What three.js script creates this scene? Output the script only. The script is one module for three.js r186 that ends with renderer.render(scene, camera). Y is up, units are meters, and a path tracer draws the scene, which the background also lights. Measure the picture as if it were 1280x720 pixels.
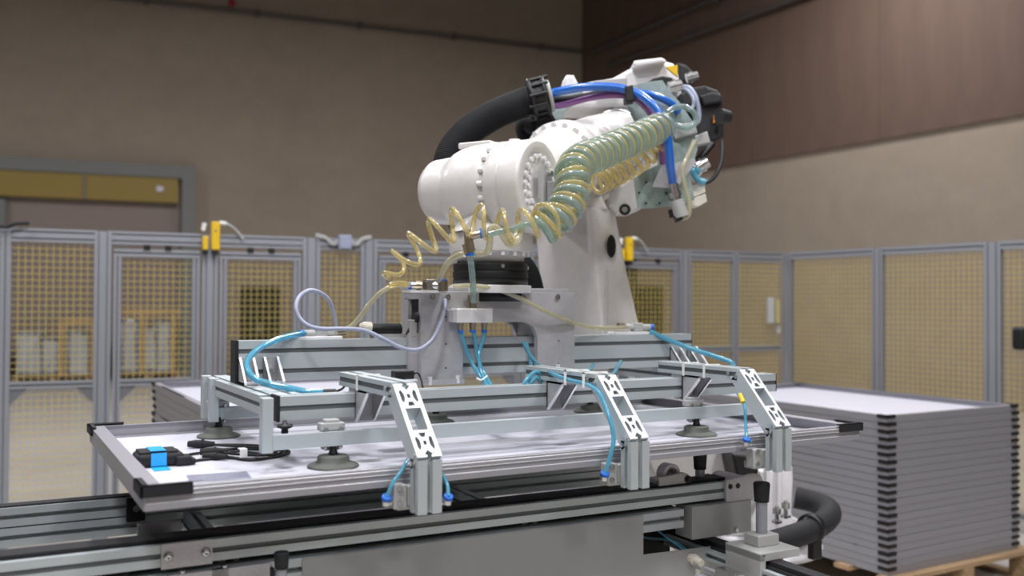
import * as THREE from 'three';
import { RectAreaLightUniformsLib } from 'three/addons/lights/RectAreaLightUniformsLib.js';
import { RoundedBoxGeometry } from 'three/addons/geometries/RoundedBoxGeometry.js';
import { mergeGeometries } from 'three/addons/utils/BufferGeometryUtils.js';

// ---------------------------------------------------------------- camera, light, exposure
const scene = new THREE.Scene();
scene.background = new THREE.Color(0x0b0a09);
const EYE = new THREE.Vector3(-0.266, 1.58, 1.839), YAW = 0.5206, PITCH = 0.0154, ROLL = 0.0053, FOCAL = 1156;
const camera = new THREE.PerspectiveCamera(2 * Math.atan(360 / FOCAL) * 180 / Math.PI, 1280 / 720, 0.05, 80);
camera.position.copy(EYE);
camera.rotation.order = 'YXZ';
camera.rotation.set(PITCH, -YAW, ROLL);
camera.focus = 2.55;
camera.userData.fStop = 2.0;
camera.updateMatrixWorld(true);
scene.add(camera);
const renderer = new THREE.WebGLRenderer({ antialias: true });
renderer.toneMapping = THREE.LinearToneMapping;
renderer.toneMappingExposure = 1.0;
renderer.shadowMap.enabled = true;
RectAreaLightUniformsLib.init();
const LAMP_LIGHT = 150;
// high-bay lamps: x, y, z, share of the light
const LAMPS = [[-1.6, 6.4, 2.6, 1.0], [2.6, 6.4, 2.4, 0.85], [0.4, 6.4, -0.6, 0.8], [4.6, 6.4, -1.6, 0.8], [-2.5, 6.4, -3.0, 0.5], [-2.6, 6.4, 6.6, .55], [1.6, 6.4, 6.8, .55],
  [3.2, 8.4, -9.5, 2.0], [-6, 8.0, -11, 1.8], [10.5, 8.4, -7.5, 1.25]];

// ---------------------------------------------------------------- helpers
const V = (x, y, z) => new THREE.Vector3(x, y, z);
const counts = {};
function numbered(n) { const k = counts[n] = (counts[n] ?? -1) + 1; return k ? `${n}_${String(k).padStart(3, '0')}` : n; }
function shade(o) { o.traverse(c => { if (c.isMesh) { c.castShadow = true; c.receiveShadow = true; } }); return o; }
function thing(name, label, category, pos = [0, 0, 0], group = null, turn = 0) {
  const o = new THREE.Group(); o.name = numbered(name); o.position.set(...pos); o.rotation.y = turn;
  o.userData = { label, category }; if (group) o.userData.group = group;
  scene.add(o); return o;
}
function part(parent, name, geo, m, extra = {}) {
  const g = Array.isArray(geo) ? mergeG(geo) : geo;
  const o = new THREE.Mesh(g, m); o.name = name; Object.assign(o.userData, extra);
  o.castShadow = o.receiveShadow = true; parent.add(o); return o;
}
function solo(name, geo, m, label, category, group) {
  const o = part(scene, numbered(name), geo, m, { label, category }); if (group) o.userData.group = group; return o;
}
function struct(name, geo, m) { const o = part(scene, name, geo, m, { kind: 'structure' }); return o; }
function copy(o, pos, label, turn) {
  const c = o.clone(); c.name = numbered(o.name.replace(/_\d{3}$/, '')); c.userData = { ...o.userData }; scene.add(c);
  if (pos) c.position.set(...pos); if (label) c.userData.label = label; if (turn !== undefined) c.rotation.y = turn; return c;
}
function mergeG(list) {
  const a = list.map(g => { const n = g.index ? g.toNonIndexed() : g; for (const k of Object.keys(n.attributes)) if (!['position', 'normal', 'uv'].includes(k)) n.deleteAttribute(k); return n; });
  return mergeGeometries(a);
}
function box(w, h, d, x = 0, y = 0, z = 0, r = 0) {          // centred at x, y, z
  const g = r ? new RoundedBoxGeometry(w, h, d, 2, Math.min(r, w / 2.01, h / 2.01, d / 2.01)) : new THREE.BoxGeometry(w, h, d);
  g.translate(x, y, z); return g;
}
const bx = (x0, x1, y0, y1, z0, z1, r) => box(x1 - x0, y1 - y0, z1 - z0, (x0 + x1) / 2, (y0 + y1) / 2, (z0 + z1) / 2, r);
function place(g, a, b) {                                     // y axis of g (0..len) laid from a to b
  const d = b.clone().sub(a), q = new THREE.Quaternion().setFromUnitVectors(V(0, 1, 0), d.clone().normalize());
  g.applyMatrix4(new THREE.Matrix4().compose(a, q, V(1, 1, 1))); return g;
}
function cyl(a, b, r0, r1 = r0, seg = 20) { const L = a.distanceTo(b); const g = new THREE.CylinderGeometry(r1, r0, L, seg); g.translate(0, L / 2, 0); return place(g, a, b); }
function turned(a, dir, pts, seg = 40) { const g = new THREE.LatheGeometry(pts.map(p => new THREE.Vector2(p[1], p[0])), seg); return place(g, a, a.clone().add(dir)); }
function hexa(a, dir, r, h) { return cyl(a, a.clone().addScaledVector(dir, h), r, r, 6); }
const curve = (pts, tension = 0.5) => new THREE.CatmullRomCurve3(pts, false, 'catmullrom', tension);
function tube(pts, r, n = 0, seg = 10) { return new THREE.TubeGeometry(curve(pts), n || pts.length * 8, r, seg, false); }
function coil(pts, R, turns, r, phase = 0, seg = 8, grow = () => 1, ends = false) {    // helix around a path
  const c = curve(pts), n = Math.round(turns * 16), fr = c.computeFrenetFrames(n, false), out = [];
  for (let i = 0; i <= n; i++) {
    const t = i / n, p = c.getPointAt(t), a = phase + t * turns * Math.PI * 2, k = R * grow(t);
    out.push(p.addScaledVector(fr.normals[i], Math.cos(a) * k).addScaledVector(fr.binormals[i], Math.sin(a) * k));
  }
  if (ends) { out.unshift(pts[0]); out.push(pts[pts.length - 1]); }
  return new THREE.TubeGeometry(curve(out), n * 2, r, seg, false);
}
// extruded aluminium with slots: axis, low corner, size across (u) and up (v), length; nu, nv slots on the faces
function slotShape(w, h, nu, nv, s = 0.010, dp = 0.017, core = true) {
  const P = [], put = (x, y) => P.push([x, y]);
  const cu = Array.from({ length: nu }, (_, i) => w * (i + .5) / nu), cv = Array.from({ length: nv }, (_, i) => h * (i + .5) / nv), lip = 0.0035, wd = s * .8;
  const run = (cs, f) => cs.forEach(c => [[c - s / 2, 0], [c - s / 2, lip], [c - wd, lip], [c - wd, dp * .6], [c - s / 2.4, dp], [c + s / 2.4, dp], [c + wd, dp * .6], [c + wd, lip], [c + s / 2, lip], [c + s / 2, 0]].forEach(f));
  put(0, 0); run(cu, ([a, b]) => put(a, b)); put(w, 0); run(cv, ([a, b]) => put(w - b, a));
  put(w, h); run(cu, ([a, b]) => put(w - a, h - b)); put(0, h); run(cv, ([a, b]) => put(b, h - a));
  const sh = new THREE.Shape(P.map(p => new THREE.Vector2(...p)));
  if (core) for (const u of cu) for (const v of cv) { const k = new THREE.Path(); k.absarc(u, v, 0.0042, 0, Math.PI * 2, true); sh.holes.push(k); }
  return sh;
}
function profile(axis, [x, y, z], w, h, L, nu = 1, nv = 1, s) {
  const g = new THREE.ExtrudeGeometry(slotShape(w, h, nu, nv, s), { depth: L, bevelEnabled: false, curveSegments: 6 });
  if (axis === 'x') { g.applyMatrix4(new THREE.Matrix4().set(0, 0, 1, 0, 0, 1, 0, 0, -1, 0, 0, w, 0, 0, 0, 1)); }
  if (axis === 'y') { g.applyMatrix4(new THREE.Matrix4().set(1, 0, 0, 0, 0, 0, 1, 0, 0, -1, 0, h, 0, 0, 0, 1)); }
  g.translate(x, y, z); return g;
}
// dark cover strips lying in the slots of a beam's front (+z) face or left (-x) face
function strips(beam, face, x, y, z, w, h, L, n = 1, s = .011) {
  for (let i = 0; i < n; i++) { const c = y + h * (i + .5) / n; part(beam, 'slot_strip', face === 'z' ? bx(x, x + L, c - s / 2, c + s / 2, z + w - .007, z + w - .003) : bx(x + .003, x + .007, c - s / 2, c + s / 2, z, z + L), M.strip); }
}
function prism(pts, depth, bevel = 0) {                      // outline in x, y pushed along z
  return new THREE.ExtrudeGeometry(new THREE.Shape(pts.map(p => new THREE.Vector2(...p))), { depth, bevelEnabled: bevel > 0, bevelOffset: -bevel, bevelSize: bevel, bevelThickness: bevel, bevelSegments: 2, curveSegments: 8 });
}
// measured pixels to places: at a depth, or on a plane of known x, y or z
function ray(u, v) { return V((u - 640) / FOCAL, (360 - v) / FOCAL, -1).applyQuaternion(camera.quaternion); }
const at = (u, v, d) => EYE.clone().addScaledVector(ray(u, v), d);
function on(ax, k, u, v) { const r = ray(u, v); return EYE.clone().addScaledVector(r, (k - EYE[ax]) / r[ax]); }

// ---------------------------------------------------------------- materials
let seed = 7; const rnd = () => (seed = (seed * 16807) % 2147483647) / 2147483647;
function noiseTex(size, f, repeat, srgb = true) {
  const d = new Uint8Array(size * size * 4);
  for (let i = 0; i < size * size; i++) { const c = f(i % size, Math.floor(i / size)); d.set([c[0], c[1], c[2], 255], i * 4); }
  const t = new THREE.DataTexture(d, size, size); t.wrapS = t.wrapT = THREE.RepeatWrapping; t.magFilter = THREE.LinearFilter; t.minFilter = THREE.LinearMipmapLinearFilter; t.generateMipmaps = true;
  if (srgb) t.colorSpace = THREE.SRGBColorSpace; if (repeat) t.repeat.set(...repeat); t.needsUpdate = true; return t;
}
function cloud(n, cells, s0) {                                // tiling value noise
  seed = s0; const g = Array.from({ length: cells * cells }, rnd);
  return (x, y) => { const fx = x / n * cells, fy = y / n * cells, i = Math.floor(fx), j = Math.floor(fy), a = fx - i, b = fy - j, G = (p, q) => g[(q % cells) * cells + p % cells]; const u = a * a * (3 - 2 * a), v = b * b * (3 - 2 * b); return (G(i, j) * (1 - u) + G(i + 1, j) * u) * (1 - v) + (G(i, j + 1) * (1 - u) + G(i + 1, j + 1) * u) * v; };
}
function mottled(rgb, amp, s0, repeat) { const a = cloud(256, 6, s0), b = cloud(256, 24, s0 + 3), c = cloud(256, 90, s0 + 5); return noiseTex(256, (x, y) => { const k = 1 + amp * ((a(x, y) - .5) + (b(x, y) - .5) * .7 + (c(x, y) - .5) * .5); return rgb.map(q => Math.max(0, Math.min(255, q * k))); }, repeat); }
const std = (o) => new THREE.MeshStandardMaterial(o), phy = (o) => new THREE.MeshPhysicalMaterial(o);

const M = {
  alu: std({ color: 0xb6bebf, metalness: 0.3, roughness: 0.4 }),
  aluCut: std({ color: 0xf2f2f4, metalness: 0.35, roughness: 0.35 }),
  aluFence: std({ color: 0x9b9ea4, metalness: 0.45, roughness: 0.45 }),
  frame: std({ color: 0x9b9a9f, metalness: 0.35, roughness: 0.42 }),
  plate: std({ color: 0xe6e6e4, metalness: 0.3, roughness: 0.38, map: mottled([204, 203, 207], .05, 27, [4, 4]) }),
  steel: std({ color: 0xc8c8c8, metalness: 0.95, roughness: 0.25 }),
  dark: std({ color: 0x1b1b1d, roughness: 0.6 }),
  black: std({ color: 0x0c0c0d, roughness: 0.5 }),
  strip: std({ color: 0x55595a, roughness: 0.6 }),
  rubber: std({ color: 0x17171a, roughness: 0.75 }),
  cup: std({ color: 0x5c5f58, roughness: 0.7 }),
  white: phy({ color: 0xe6e4e2, roughness: 0.38, clearcoat: 0.4, clearcoatRoughness: 0.25, map: mottled([236, 234, 231], .035, 21, [2, 2]) }),
  whiteShell: phy({ color: 0xe9e7e8, roughness: 0.4, clearcoat: 0.3, clearcoatRoughness: 0.3 }),
  sheet: phy({ color: 0xcdcdd7, roughness: 0.42, clearcoat: 0.25, clearcoatRoughness: 0.2 }),
  cover: std({ color: 0x9ea09f, roughness: 0.5, metalness: 0.15 }),
  wood: std({ color: 0xffffff, roughness: 0.8, map: mottled([168, 140, 106], .25, 33) }),
  yellow: std({ color: 0xe0b818, roughness: 0.5 }),
  wire: std({ color: 0xd0bb66, roughness: 0.5 }),
  zinc: std({ color: 0xd4dcda, metalness: 0.4, roughness: 0.42, map: mottled([184, 195, 193], .12, 41, [3, 3]) }),
  blue: phy({ color: 0x1a62bd, roughness: 0.3, clearcoat: 0.5 }),
  purple: phy({ color: 0x7d4a86, roughness: 0.35, clearcoat: 0.4 }),
  grey: std({ color: 0x9aa0b4, roughness: 0.4 }),
  cyan: phy({ color: 0x6fc0d8, roughness: 0.1, transmission: 0.5, thickness: 0, clearcoat: 0.6, clearcoatRoughness: 0.1 }),
  amber: phy({ color: 0xeee3b4, roughness: 0.06, transmission: 0.72, thickness: 0, clearcoat: 0.8, clearcoatRoughness: 0.06 }),
  pale: phy({ color: 0xe3dfc6, roughness: 0.07, transmission: 0.66, thickness: 0, clearcoat: 0.8, clearcoatRoughness: 0.06 }),
  green: phy({ color: 0xc6d8d3, roughness: 0.06, transmission: 0.72, thickness: 0, clearcoat: 0.8, clearcoatRoughness: 0.06 }),
  ringBlue: std({ color: 0x2467c9, roughness: 0.4 }),
  brass: std({ color: 0xa59a8a, metalness: 0.9, roughness: 0.3 }),
  plasticGrey: std({ color: 0xa8a9a6, roughness: 0.5 }),
  ivory: std({ color: 0xd5d0c2, roughness: 0.5 }),
  tie: std({ color: 0xe6e6e2, roughness: 0.5 }),
  red: std({ color: 0xa01818, roughness: 0.5 }),
};

// ---------------------------------------------------------------- the hall
const K = at(728, 378, 23.5), WY = 8 * Math.PI / 180, dirL = V(Math.cos(WY), 0, Math.sin(WY)), outL = V(-Math.sin(WY), 0, Math.cos(WY));
const HALL = 12, wallTone = mottled([160, 147, 131], .05, 51, [5, 2]);
const M_wall = std({ roughness: 0.85, map: wallTone }), M_band = std({ roughness: 0.8, map: mottled([104, 84, 72], .06, 61, [5, 2]) });
const M_floor = phy({ roughness: 0.4, map: mottled([176, 172, 166], .07, 71, [8, 8]), clearcoat: 0.2, clearcoatRoughness: 0.3 });
struct('floor', box(52, .2, 44, -6, -.1, -8), M_floor);
struct('ceiling', box(52, .2, 44, -6, HALL + .1, -8), std({ color: 0x8d8a86, roughness: .9 }));
function slab(a, b, h0, h1, th) { const L = a.distanceTo(b), d = b.clone().sub(a); const g = box(L, h1 - h0, th, L / 2, (h0 + h1) / 2, 0); g.rotateY(-Math.atan2(d.z, d.x)); g.translate(a.x, 0, a.z); return g; }
const flat = (p, y = 0) => V(p.x, y, p.z);
const Kl = flat(K).addScaledVector(outL, -.15);
struct('wall_left', slab(Kl.clone().addScaledVector(dirL, -38), Kl.clone().addScaledVector(dirL, .3), 0, HALL, .3), M_wall);
const bandY = on('x', K.x, 905, 210).y;
struct('wall_right', bx(K.x, K.x + .3, 0, HALL, K.z - .6, 13), M_wall);
{ // brown cladding sheets above the beige part of the right wall
  for (let i = 0; i < 12; i++) { const z0 = K.z + i * 3; if (z0 > 12) break; const o = part(scene, 'trim_' + (i + 1), bx(K.x - .05, K.x, bandY, HALL, z0 + .004, z0 + 2.996), M_band, { kind: 'structure' }); }
}
struct('wall_rear', bx(-32, K.x + .3, 0, HALL, 13, 13.3), M_wall);
struct('wall_side', bx(-32.3, -32, 0, HALL, -30, 13.3), M_wall);
// a place on the left wall under a pixel
function onL(u, v, off = 0) { const r = ray(u, v), q = flat(K).addScaledVector(outL, off); return EYE.clone().addScaledVector(r, q.sub(EYE).dot(outL) / r.dot(outL)); }
function wallBox(name, u0, v0, u1, v1, depth, m, parent, off = 0, extra) {   // on the left wall between two pixels
  const a = onL(u0, v0, off), b = onL(u1, v1, off), L = flat(a).distanceTo(flat(b));
  const g = box(L, Math.abs(a.y - b.y), depth, L / 2, (a.y + b.y) / 2, 0); g.rotateY(-WY); g.translate(a.x, 0, a.z); return part(parent, name, g, m, extra);
}
{ // doorway with a grey steel frame and a yellow beam
  const door = new THREE.Group(); door.name = 'door_1'; door.userData.kind = 'structure'; scene.add(door);
  const mf = std({ color: 0x7d7f7c, roughness: .6 }), my = std({ color: 0x9a8340, roughness: .6 });
  const top = onL(243, 211).y, y2 = onL(243, 224).y, right = onL(243, 300), left = right.clone().addScaledVector(dirL, -6.2);
  const seg = (name, s0, s1, y0, y1, dp, m, out = 0) => { const g = box(s1 - s0, y1 - y0, dp, (s0 + s1) / 2, (y0 + y1) / 2, 0); g.rotateY(-WY); const o = flat(left).addScaledVector(outL, dp / 2 + out); g.translate(o.x, 0, o.z); return part(door, name, g, m); };
  seg('door_header', 0, 6.2, top - .26, top, .3, mf); seg('door_post', 5.92, 6.2, 0, top - .26, .3, mf); seg('door_post', 2.35, 2.6, 0, top - .85, .22, mf);
  seg('door_leaf', 0, 5.9, 0, top - .26, .04, std({ color: 0x94877f, roughness: .8 }));
  const beam = seg('lift_beam', 0, 5.85, top - .78, top - .27, .2, my, .06); seg('beam_joint', 4.02, 4.06, top - .79, top - .27, .24, mf, .06);
  const lamp = seg('indicator', 5.42, 5.55, top - .55, top - .45, .03, std({ color: 0xdedef0, roughness: .3 }), .26);
}
function dark(u0, u1, v0, y0, label, cat, off, name) {
  const t = thing(name, label, cat), a = onL(u0, v0, off), b = onL(u1, v0, off), L = flat(a).distanceTo(flat(b)), m = std({ color: 0x17170f, roughness: .6 });
  const put = (n, g, mm) => { g.rotateY(-WY); g.translate(a.x, 0, a.z); part(t, n, g, mm); };
  put('cabinet_body', bx(0, L, .06, a.y, -.5, 0, .01), m); put('plinth', bx(.03, L - .03, 0, .06, -.48, -.02), M.black); put('door_leaf', bx(.02, L / 2 - .01, .1, a.y - .04, 0, .02), m); put('door_leaf', bx(L / 2 + .01, L - .02, .1, a.y - .04, 0, .02), m); put('handle', bx(L / 2 - .06, L / 2 - .03, .9, 1.1, .02, .05), M.steel);
}
dark(304, 350, 358, 0, 'black cabinet far behind the left fence gate, seen through the yellow mesh', 'cabinet', .6, 'black_cabinet');
{ // dark cabinets behind the robot column, standing at the right wall
  const mk = (u0, u1, v0, d, label) => { const a = at(u0, v0, d), b = at(u1, v0, d), t = thing('control_cabinet', label, 'cabinet', [a.x, 0, a.z], null, YAW * -1), L = flat(a).distanceTo(flat(b)); const m = std({ color: 0x1c1d12, roughness: .6 }); part(t, 'cabinet_body', bx(0, L, .05, a.y, -.6, 0, .01), m); part(t, 'plinth', bx(.03, L - .03, 0, .05, -.55, -.03), M.black); part(t, 'door_leaf', bx(.03, L - .03, .12, a.y - .05, 0, .02), m); part(t, 'handle', bx(.06, .09, 1, 1.2, .02, .05), M.steel); };
  mk(768, 797, 322, 15, 'tall dark green cabinet behind the fence, close to the right edge of the robot column');
  mk(798, 829, 357, 15.4, 'lower dark green cabinet behind the fence, right of the taller cabinet');
}
// pipes along the walls under the roof
function pipeRun(name, pts, r, label, n, parent) {
  const t = thing(name, label, 'pipe'); part(t, 'pipe_tube', tube(pts, r, 40, 8), std({ color: 0x5d5853, roughness: .5, metalness: .3 }));
  for (let i = 0; i < n; i++) { const p = pts[0].clone().lerp(pts[pts.length - 1], (i + .5) / n); part(t, 'pipe_clamp', box(.1, .14, .14, p.x, p.y, p.z, .02), std({ color: 0x54504b, roughness: .6 })); }
}
{
  const e = onL(728, 65, .12); const s = e.clone().addScaledVector(dirL, -16); pipeRun('wall_pipe', [s, s.clone().lerp(e, .5), e], .045, 'thin grey pipe along the top of the left wall, running to the corner', 7);
  const red = onL(290, 4, .2); const t = thing('pipe_valve', 'small red valve on the pipe high on the left wall', 'valve'); part(t, 'valve_body', turned(red, V(0, 1, 0), [[-.06, 0], [-.06, .06], [0, .08], [.06, .06], [.06, 0]], 12), M.red); part(t, 'valve_neck', cyl(red.clone().add(V(0, .05, 0)), red.clone().add(V(0, .14, 0)), .03), M.steel);
  const onR = (u, v) => on('x', K.x - .15, u, v), a = onR(735, 68), b = onR(882, 3), c = onR(760, 82), d2 = onR(985, 2);
  pipeRun('wall_pipe', [a, a.clone().lerp(b, .5), b, b.clone().add(V(0, 0, 5))], .06, 'upper of two dark conduits on the brown right wall', 5);
  pipeRun('wall_pipe', [c, c.clone().lerp(d2, .5), d2, d2.clone().add(V(0, 0, 4))], .06, 'lower of two dark conduits on the brown right wall', 5);
}

// ---------------------------------------------------------------- high-bay lamps over the cell
LAMPS.forEach(([x, y, z, k], i) => {
  const t = thing('ceiling_lamp', ['square white lamp hanging above the left end of the conveyor, nearest the camera', 'square white lamp hanging above the conveyor drive end', 'square white lamp hanging above the robot wrist', 'square white lamp hanging above the right panel stack', 'square white lamp hanging beyond the left panel stack', 'square white lamp behind the photographer on the left', 'square white lamp behind the photographer on the right', 'square white lamp near the wall corner beyond the fence', 'square white lamp before the steel-framed doorway', 'square white lamp beside the brown right wall'][i], 'lamp', [x, y, z]);
  part(t, 'housing', box(.8, .12, .8, 0, .08, 0, .02), M.whiteShell); part(t, 'hanger', [cyl(V(-.3, .14, 0), V(-.3, HALL - y, 0), .01, .01, 6), cyl(V(.3, .14, 0), V(.3, HALL - y, 0), .01, .01, 6)], M.steel);
  part(t, 'diffuser', box(.7, .02, .7, 0, .01, 0), std({ color: 0xffffff, emissive: 0xffffff, emissiveIntensity: 3 }));
  const l = new THREE.RectAreaLight(0xfbfaff, LAMP_LIGHT * k, .7, .7); l.position.set(x, y - .012, z); l.lookAt(x, 0, z); scene.add(l);
});

// ---------------------------------------------------------------- safety fence
const FT = 2.03, fa = on('y', FT, 2, 284), fb = on('y', FT, 977, 315.5), fc = on('y', FT, 1280, 299.5);
function along(u, a, b) { const r = flat(ray(u, 378)), e = flat(EYE), d = flat(b).sub(flat(a)).normalize(), w = flat(a).sub(e); const den = d.x * r.z - d.z * r.x; return flat(a).addScaledVector(d, (w.z * r.x - w.x * r.z) / den); }
function fence(a, b, o) {                                     // a section from post a to post b; x runs along it
  const L = a.distanceTo(b), d = b.clone().sub(a), t = thing('fence_section', o.label, 'fence', [a.x, 0, a.z], null, -Math.atan2(d.z, d.x));
  const pw = o.pw ?? .09, A = M.aluFence;
  part(t, 'post', profile('y', [-pw / 2, 0, -.045], pw, .045, FT - .005, pw > .07 ? 2 : 1, 1), A);
  if (o.last) part(t, 'post', profile('y', [L - o.last / 2, 0, -.045], o.last, .045, FT - .005, o.last > .07 ? 2 : 1, 1), A);
  const x0 = pw / 2, x1 = L - (o.next ?? .09) / 2;
  part(t, 'top_rail', profile('x', [x0 - .02, FT - (o.rail ?? .085), -.05], .045, o.rail ?? .085, x1 - x0 + .03, 1, o.rail ? 1 : 2), A);
  let m0 = x0, m1 = x1, top = FT - (o.rail ?? .085), f = 0;
  if (o.gate) {
    f = .045; m0 += .015; m1 -= .015; top = FT - .115;
    part(t, 'leaf_rail', profile('x', [m0, top - .05, -.04], .04, .05, m1 - m0), A); part(t, 'leaf_stile', profile('y', [m0, .1, -.04], f, .04, top - .15), A); part(t, 'leaf_stile', profile('y', [m1 - f, .1, -.04], f, .04, top - .15), A);
    for (const x of [m0 + .2, m1 - .2]) { const h = part(t, 'latch', box(.04, .035, .03, x, top + .012, -.005, .004), M.black); }
    m0 += f; m1 -= f; top -= .05;
  }
  if (o.mid !== 0) { part(t, 'mid_rail', profile('x', [m0, o.mid ?? 1.02, -.042], .04, .045, m1 - m0), A); if (!o.plain) for (const [x, s] of [[m0, 1], [m1, -1]]) part(t, 'gusset', prism([[x, (o.mid ?? 1.02)], [x + s * .1, (o.mid ?? 1.02)], [x, (o.mid ?? 1.02) - .1]].sort(() => 0), .02).translate(0, 0, -.03), std({ color: 0x6c6e72, roughness: .5 })); }
  part(t, 'bottom_rail', profile('x', [m0, .1, -.042], .04, .045, m1 - m0), A);
  const w = [], n = Math.round((m1 - m0) / .0405), k = Math.round((top - .14) / .0405), r = .0033;
  for (let i = 1; i < n; i++) w.push(bx(m0 + (m1 - m0) * i / n - r / 2, m0 + (m1 - m0) * i / n + r / 2, .14, top, -.03, -.03 + r));
  for (let j = 1; j < k; j++) w.push(bx(m0, m1, .14 + (top - .14) * j / k - r / 2, .14 + (top - .14) * j / k + r / 2, -.03 + r, -.03 + 2 * r));
  part(t, 'mesh', w, M.wire, { kind: 'stuff', label: 'yellow wire mesh' });
  return t;
}
const LP = [[-128, .06], [6, .06], [128, .1], [262, .1], [389, .12], [461, .12], [660, .1], [857, .11], [920, .06], [983, .09]];
const Lpt = LP.map(p => along(p[0], fa, fb));
const LO = [{ label: 'fence section cut by the left picture edge' }, { label: 'leftmost whole fence section, with a rail at half height' }, { gate: 1, label: 'left gate leaf of the fence, below the steel door frame' }, { gate: 1, mid: 0, label: 'fence gate leaf right of the first yellow switch, dark cabinet behind it' }, { mid: 0, label: 'narrow fence section under the small grey junction box' }, { gate: 1, label: 'fence gate leaf behind the coiled yellow hose' }, { gate: 1, label: 'fence gate leaf just right of the robot column, dark cabinets behind it' }, { mid: 1.17, plain: 1, label: 'first plain fence section right of the robot, between gate and corner' }, { mid: 1.17, plain: 1, label: 'narrow fence section next to the fence corner' }];
LO.forEach((o, i) => fence(Lpt[i], Lpt[i + 1], { ...o, pw: LP[i][1], next: LP[i + 1][1] }));
const RP = [[983, .09], [1096, .09], [1240, .12], [1420, .1]], Rpt = RP.map(p => along(p[0], fb, fc)); Rpt[0] = Lpt[9];
[{ mid: 0, label: 'fence section right of the corner, behind the right panel stack' }, { mid: 0, label: 'middle section of the right-hand fence' }, { mid: 0, label: 'fence section cut by the right picture edge, with a black lock', last: .1 }].forEach((o, i) => fence(Rpt[i], Rpt[i + 1], { ...o, rail: .06, pw: RP[i][1], next: RP[i + 1][1] }));

{ // switches, boxes and cables on the fence
  const sw = (p, label) => {
    const t = thing('safety_switch', label, 'switch', [p.x, FT, p.z], 'yellow switches on the fence', -Math.atan2(fb.z - fa.z, fb.x - fa.x));
    part(t, 'switch_head', box(.055, .19, .05, .02, -.015, .03, .008), M.yellow); part(t, 'switch_tongue', box(.035, .09, .045, -.045, -.065, .03, .006), M.yellow); part(t, 'foot', [box(.04, .03, .045, .02, -.125, .03, .004), box(.03, .03, .04, -.045, -.125, .03, .004)], M.black);
    part(t, 'plug', [cyl(V(.045, .075, .03), V(.09, .07, .03), .013), cyl(V(-.05, .07, .03), V(-.06, .02, .03), .014)], M.tie);
    part(t, 'cable', tube([V(.09, .07, .03), V(.13, .05, .03), V(.18, 0, .02), V(.2, -.03, .02)], .008), M.plasticGrey); part(t, 'screw', hexa(V(.02, .02, .055), V(0, 0, 1), .008, .004), M.steel);
  };
  sw(along(264, fa, fb), 'yellow safety switch on top of the left fence gate'); sw(along(781, fa, fb), 'yellow safety switch beside the robot column');
  const j = along(429, fa, fb), t = thing('junction_box', 'small grey junction box on the fence top rail between two gates', 'junction box', [j.x, FT, j.z], null, -Math.atan2(fb.z - fa.z, fb.x - fa.x));
  part(t, 'box_body', box(.09, .1, .06, 0, -.03, .03, .006), M.grey); part(t, 'lid', box(.08, .09, .01, 0, -.03, .062, .003), M.grey);
  for (const s of [-1, 1]) for (const k of [0, 1]) part(t, 'cable', tube([V(s * .045, -.02 - k * .02, .03), V(s * .09, -.035 - k * .012, .03), V(s * .13, .0 - k * .01, .02), V(s * .2, .02 - k * .012, 0)], .009), M.plasticGrey);
  const c0 = along(12, fa, fb); const cl = solo('fence_cable', tube([V(c0.x - .2, FT + .02, c0.z + .03), V(c0.x - .03, FT - .0, c0.z + .04), V(c0.x + .02, FT + .02, c0.z + .05), V(c0.x + .1, FT + .03, c0.z + .03)], .012), M.dark, 'dark cable looped over the fence rail at the left picture edge', 'cable');
  const b = along(967, fa, fb), q = thing('switch_box', 'pale switch box with a cable on the fence beside the corner post', 'switch box', [b.x, 1.58, b.z - .05], null, -YAW);
  part(q, 'box_body', box(.06, .22, .06, -.02, -.06, .1, .006), M.plasticGrey); part(q, 'side_cover', box(.04, .2, .07, .035, -.07, .1, .004), std({ color: 0xa79d6a, roughness: .6 })); part(q, 'cable', tube([V(.035, -.17, .1), V(.04, -.24, .1), V(.06, -.26, .08), V(.075, -.2, .05)], .008), M.plasticGrey);
  const lk = along(1277, fb, fc), z = thing('gate_lock', 'black oval lock on the fence mesh at the right picture edge', 'lock', [lk.x, 1.35, lk.z], null, -Math.PI / 2);
  part(z, 'lock_body', box(.09, .16, .05, 0, 0, .03, .03), M.black); part(z, 'strike', box(.05, .7, .03, .07, .15, .0, .004), M.dark);
}
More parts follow.
